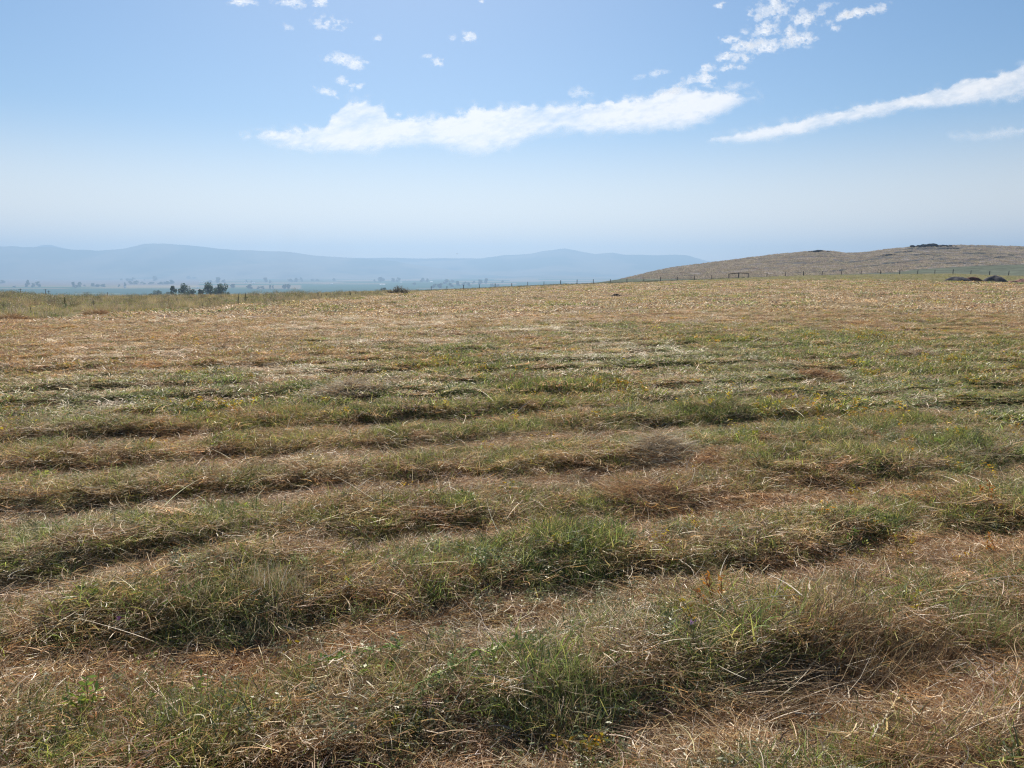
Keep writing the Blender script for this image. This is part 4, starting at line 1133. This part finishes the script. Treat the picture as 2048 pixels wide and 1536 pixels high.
lying([(1220, 1260), (1160, 1290), (1100, 1330)], .0016, [.52, .46, .36], 'fine pale straw slanting across the hay right of centre', seed=8)
lying([(1480, 1250), (1530, 1240), (1600, 1232)], .0018, [.50, .44, .34], 'thin pale twig lying right of the rust-coloured plant', seed=9)
lying([(1585, 1480), (1640, 1482), (1680, 1462)], .0026, [.40, .37, .32], 'grey forked twig lying among hay near the bottom right', seed=10)
lying([(118, 1300), (140, 1322), (158, 1330)], .0020, [.42, .42, .16], 'short yellowish stalk bent over at the left', seed=11)
lying([(0, 1008), (60, 1015), (110, 1018)], .0022, [.40, .32, .26], 'pale twig lying at the left edge on the second swath', seed=12)
def plant(name, px, yb, yt, label, pal, stemcol, nst=1, nl=46, ls=.02, lean=0.0, tip=None, seed=1, spread=.02, group=None, bare=False):
    rs = np.random.RandomState(seed); p = hit(px, yb); h = max(.05, (yb - yt) / FPX * p[1] * 1.08) + .06
    t = empty(name, (p[0], p[1], p[2] - .02)); pr = []; tips = []; ends = []
    for i in range(nst):
        a = rs.rand() * 6.28; s = spread * (i > 0 or nst == 1) * (1 + rs.rand()); hh = h * (1 if i == 0 else .6 + .35 * rs.rand())
        e = np.array([lean * hh + s * math.cos(a) * 3, s * math.sin(a) * 3, hh])
        S = smoothp([(0, 0, 0), e * .5 + [0, 0, hh * .05], e], 8)
        pr.append(tube_v(S, np.linspace(.0028, .0012, 8), 5)); ends.append(e)
        for q in np.linspace(.25, 1, 12): tips.append(S[int(q * 7)])
    V, F = merge(pr); mesh_obj('stem', V, F, STEMM, t, True, np.tile(stemcol, (len(V), 1)))
    if not bare:
        v, f, c = leaves(rs, nl, np.array(tips), ls, pal, 2.6, .8); mesh_np('leaves', v, f, LEAFM, False, c, parent=t)
    if tip:
        v, f, c = leaves(rs, tip[1], np.array(ends), tip[2], [tip[0] + (1,)], 1.6, 1.0); mesh_np('flower', v, f, LEAFM, False, c, parent=t)
    tag(t, label, 'plant', group)
OR = [(.55, .24, .04, 3), (.45, .16, .04, 2), (.58, .36, .08, 1)]
plant('flowering_weed', 728, 1218, 1188, 'small white-leaved weed with a yellow flower tip in the shade below centre', [(.42, .50, .34, 3), (.16, .30, .06, 2)], [.16, .26, .06], 1, 30, .03, tip=((.62, .50, .04), 8, .018), seed=1)
plant('rust_weed', 1440, 1235, 1165, 'branching rust-orange weed, the tallest orange plant right of centre', OR, [.20, .09, .04], 4, 170, .021, seed=2, spread=.03)
plant('yellow_weed', 1402, 1262, 1208, 'single yellow-leaved stalk left of the branching rust-orange weed', YEL, [.12, .06, .04], 1, 36, .024, seed=3)
plant('yellow_weed', 1492, 1222, 1188, 'leaning lime yellow sprig just right of the rust-orange weed', [(.40, .42, .05, 3), (.5, .44, .06, 1)], [.2, .22, .06], 1, 34, .024, lean=.6, seed=4)
plant('yellow_weed', 1585, 1172, 1128, 'slender orange-yellow stalk up the slope from the rust-orange weed', YEL, [.3, .18, .05], 1, 36, .018, seed=5)
plant('yellow_weed', 1303, 1148, 1092, 'slender golden stalk before the green tussock right of centre', YEL, [.24, .14, .05], 1, 30, .016, seed=6)
plant('yellow_weed', 1800, 1130, 1088, 'leaning yellow-orange sprig near the right edge of the near rows', YEL, [.3, .2, .06], 2, 50, .020, lean=.4, seed=7)
plant('green_weed', 1668, 1105, 1064, 'upright lime green leafy weed left of two yellow sprigs at the right', BRT, [.2, .28, .07], 1, 46, .022, seed=8)
plant('green_weed', 1745, 1128, 1095, 'small yellow-green sprig between the lime weed and the leaning yellow sprig', [(.34, .38, .06, 3), (.46, .40, .06, 2)], [.22, .24, .07], 2, 44, .020, lean=-.3, seed=9)
plant('rust_weed', 2000, 1115, 1080, 'reddish orange sprig leaning at the right edge', OR, [.22, .09, .04], 2, 60, .020, lean=-.5, seed=10)
plant('yellow_weed', 1828, 1262, 1212, 'golden-leaved stalk above the brown dry tussock at the right', YEL, [.25, .16, .05], 1, 36, .020, seed=11)
plant('yellow_weed', 1845, 1290, 1262, 'low golden sprig leaning right of the brown dry tussock', YEL, [.3, .18, .05], 2, 40, .022, lean=.5, seed=12)
plant('rust_weed', 1640, 1282, 1262, 'tiny orange-leaved sprig above the brown dry tussock', OR, [.3, .15, .05], 1, 22, .020, seed=13)
plant('yellow_weed', 1112, 1100, 1082, 'small bright yellow leaf tuft on the green tussock right of centre', YEL, [.25, .25, .05], 3, 24, .026, seed=14)
plant('yellow_weed', 790, 1480, 1448, 'bright yellow three-leaved tuft near the bottom left of centre', [(.62, .54, .04, 1)], [.3, .3, .06], 2, 14, .034, seed=15)
plant('yellow_weed', 565, 1345, 1328, 'tiny yellow leaf cluster left of the bent tan stalk', [(.60, .46, .04, 1)], [.3, .3, .06], 1, 12, .030, seed=16)
plant('green_weed', 375, 1225, 1190, 'bright green leafy weed on the shaded tussock at left', BRT, [.2, .28, .07], 3, 80, .024, seed=17)
plant('green_weed', 180, 1440, 1380, 'yellow-green leafy weed standing at the lower left', [(.26, .36, .06, 3), (.36, .40, .07, 1)], [.2, .26, .06], 3, 90, .030, seed=18)
plant('green_weed', 1030, 1310, 1284, 'small fresh green sprig at the tip of the long green stem', BRT, [.2, .28, .07], 2, 40, .024, seed=19)
plant('purple_weed', 300, 1268, 1252, 'tiny weed with a purple flower head on the shaded tussock at left', GREEN, [.16, .2, .08], 1, 12, .018, tip=((.42, .18, .44), 14, .014), seed=20)
plant('purple_weed', 1348, 1296, 1276, 'tiny weed with a mauve flower head left of the yellow-leaved stalk', GREEN, [.16, .12, .10], 1, 12, .018, tip=((.34, .22, .38), 12, .014), seed=21)
plant('twig_weed', 650, 1278, 1250, 'bare pale forked twig weed with round tips beside the shaded tussock', GREEN, [.46, .44, .42], 5, 0, .01, bare=True, tip=((.52, .49, .46), 10, .010), seed=22, spread=.03)
plant('yellow_weed', 1507, 883, 858, 'bright yellow-green weed cluster in the green band right of centre', [(.44, .46, .05, 3), (.52, .46, .05, 1)], [.3, .3, .06], 3, 50, .03, seed=23)
plant('yellow_weed', 1700, 1005, 976, 'golden weed sprig between swaths at the right', YEL, [.3, .2, .06], 2, 44, .024, seed=24)
plant('rust_weed', 1975, 1010, 980, 'orange weed clump on the swath near the right edge', OR, [.3, .12, .05], 3, 70, .024, seed=25)
for n_ in ('green_weed', 'yellow_weed', 'rust_weed', 'purple_weed'):
    for o in bpy.data.objects:
        if o.name.split('.')[0] == n_ and o.parent is None: o['group'] = n_.replace('_', ' ') + 's growing in the hay'

# ------------------------------------------------------------------ bird
def bird():
    p = at_depth(914, 508, 260)
    M = simple('dark_feathers', (.03, .03, .03), .8, .2, 10, .1)
    S = np.array([(-.22, 0, 0), (-.16, 0, .02), (-.05, 0, .03), (.08, 0, .01), (.2, 0, 0), (.3, 0, .01)])
    V, F = tube_v(S, [.012, .045, .065, .055, .03, .02], 8)
    W = []; 
    for s in (-1, 1):
        v = np.array([(-.1, s * .04, .03), (.06, s * .04, .03), (.04, s * .28, .12), (-.08, s * .28, .13), (.10, s * .52, .06), (.03, s * .55, .06), (-.1, s * .04, .02), (.06, s * .04, .02), (.04, s * .28, .11), (-.08, s * .28, .12), (.10, s * .52, .055), (.03, s * .55, .055)])
        f = np.array([(0, 1, 2, 3), (3, 2, 4, 5), (7, 6, 9, 8), (8, 9, 11, 10), (0, 3, 9, 6), (1, 7, 8, 2), (3, 5, 11, 9), (2, 8, 10, 4)])
        W.append((v, f))
    tail = (np.array([(.25, -.02, .01), (.25, .02, .01), (.4, .06, .0), (.4, -.06, .0)]), np.array([(0, 1, 2, 3)]))
    V, F = merge([(V, F)] + W + [tail])
    o = mesh_obj('bird', V, F, M, None, True, loc=p); o.rotation_euler = (.1, .05, 1.2)
    tag(o, 'tiny dark bird flying alone above the saddle between the mountains', 'bird')
bird()
# ------------------------------------------------------------------ haze
def haze():
    x0, x1, y0, y1, z0, z1 = -19000, 19000, -1500, 15500, -97, 520
    V = [(x, y, z) for z in (z0, z1) for y in (y0, y1) for x in (x0, x1)]
    F = [(0, 2, 3, 1), (4, 5, 7, 6), (0, 1, 5, 4), (2, 6, 7, 3), (0, 4, 6, 2), (1, 3, 7, 5)]
    m, N, L = nmat('haze')
    out = N.new('ShaderNodeOutputMaterial'); v = N.new('ShaderNodeVolumePrincipled')
    v.inputs['Color'].default_value = (.40, .60, .86, 1)
    v.inputs['Density'].default_value = 1.65e-4
    v.inputs['Anisotropy'].default_value = 0.35
    L.new(v.outputs[0], out.inputs['Volume'])
    o = mesh_np('haze', V, F, m)
    tag(o, kind='stuff')
haze()
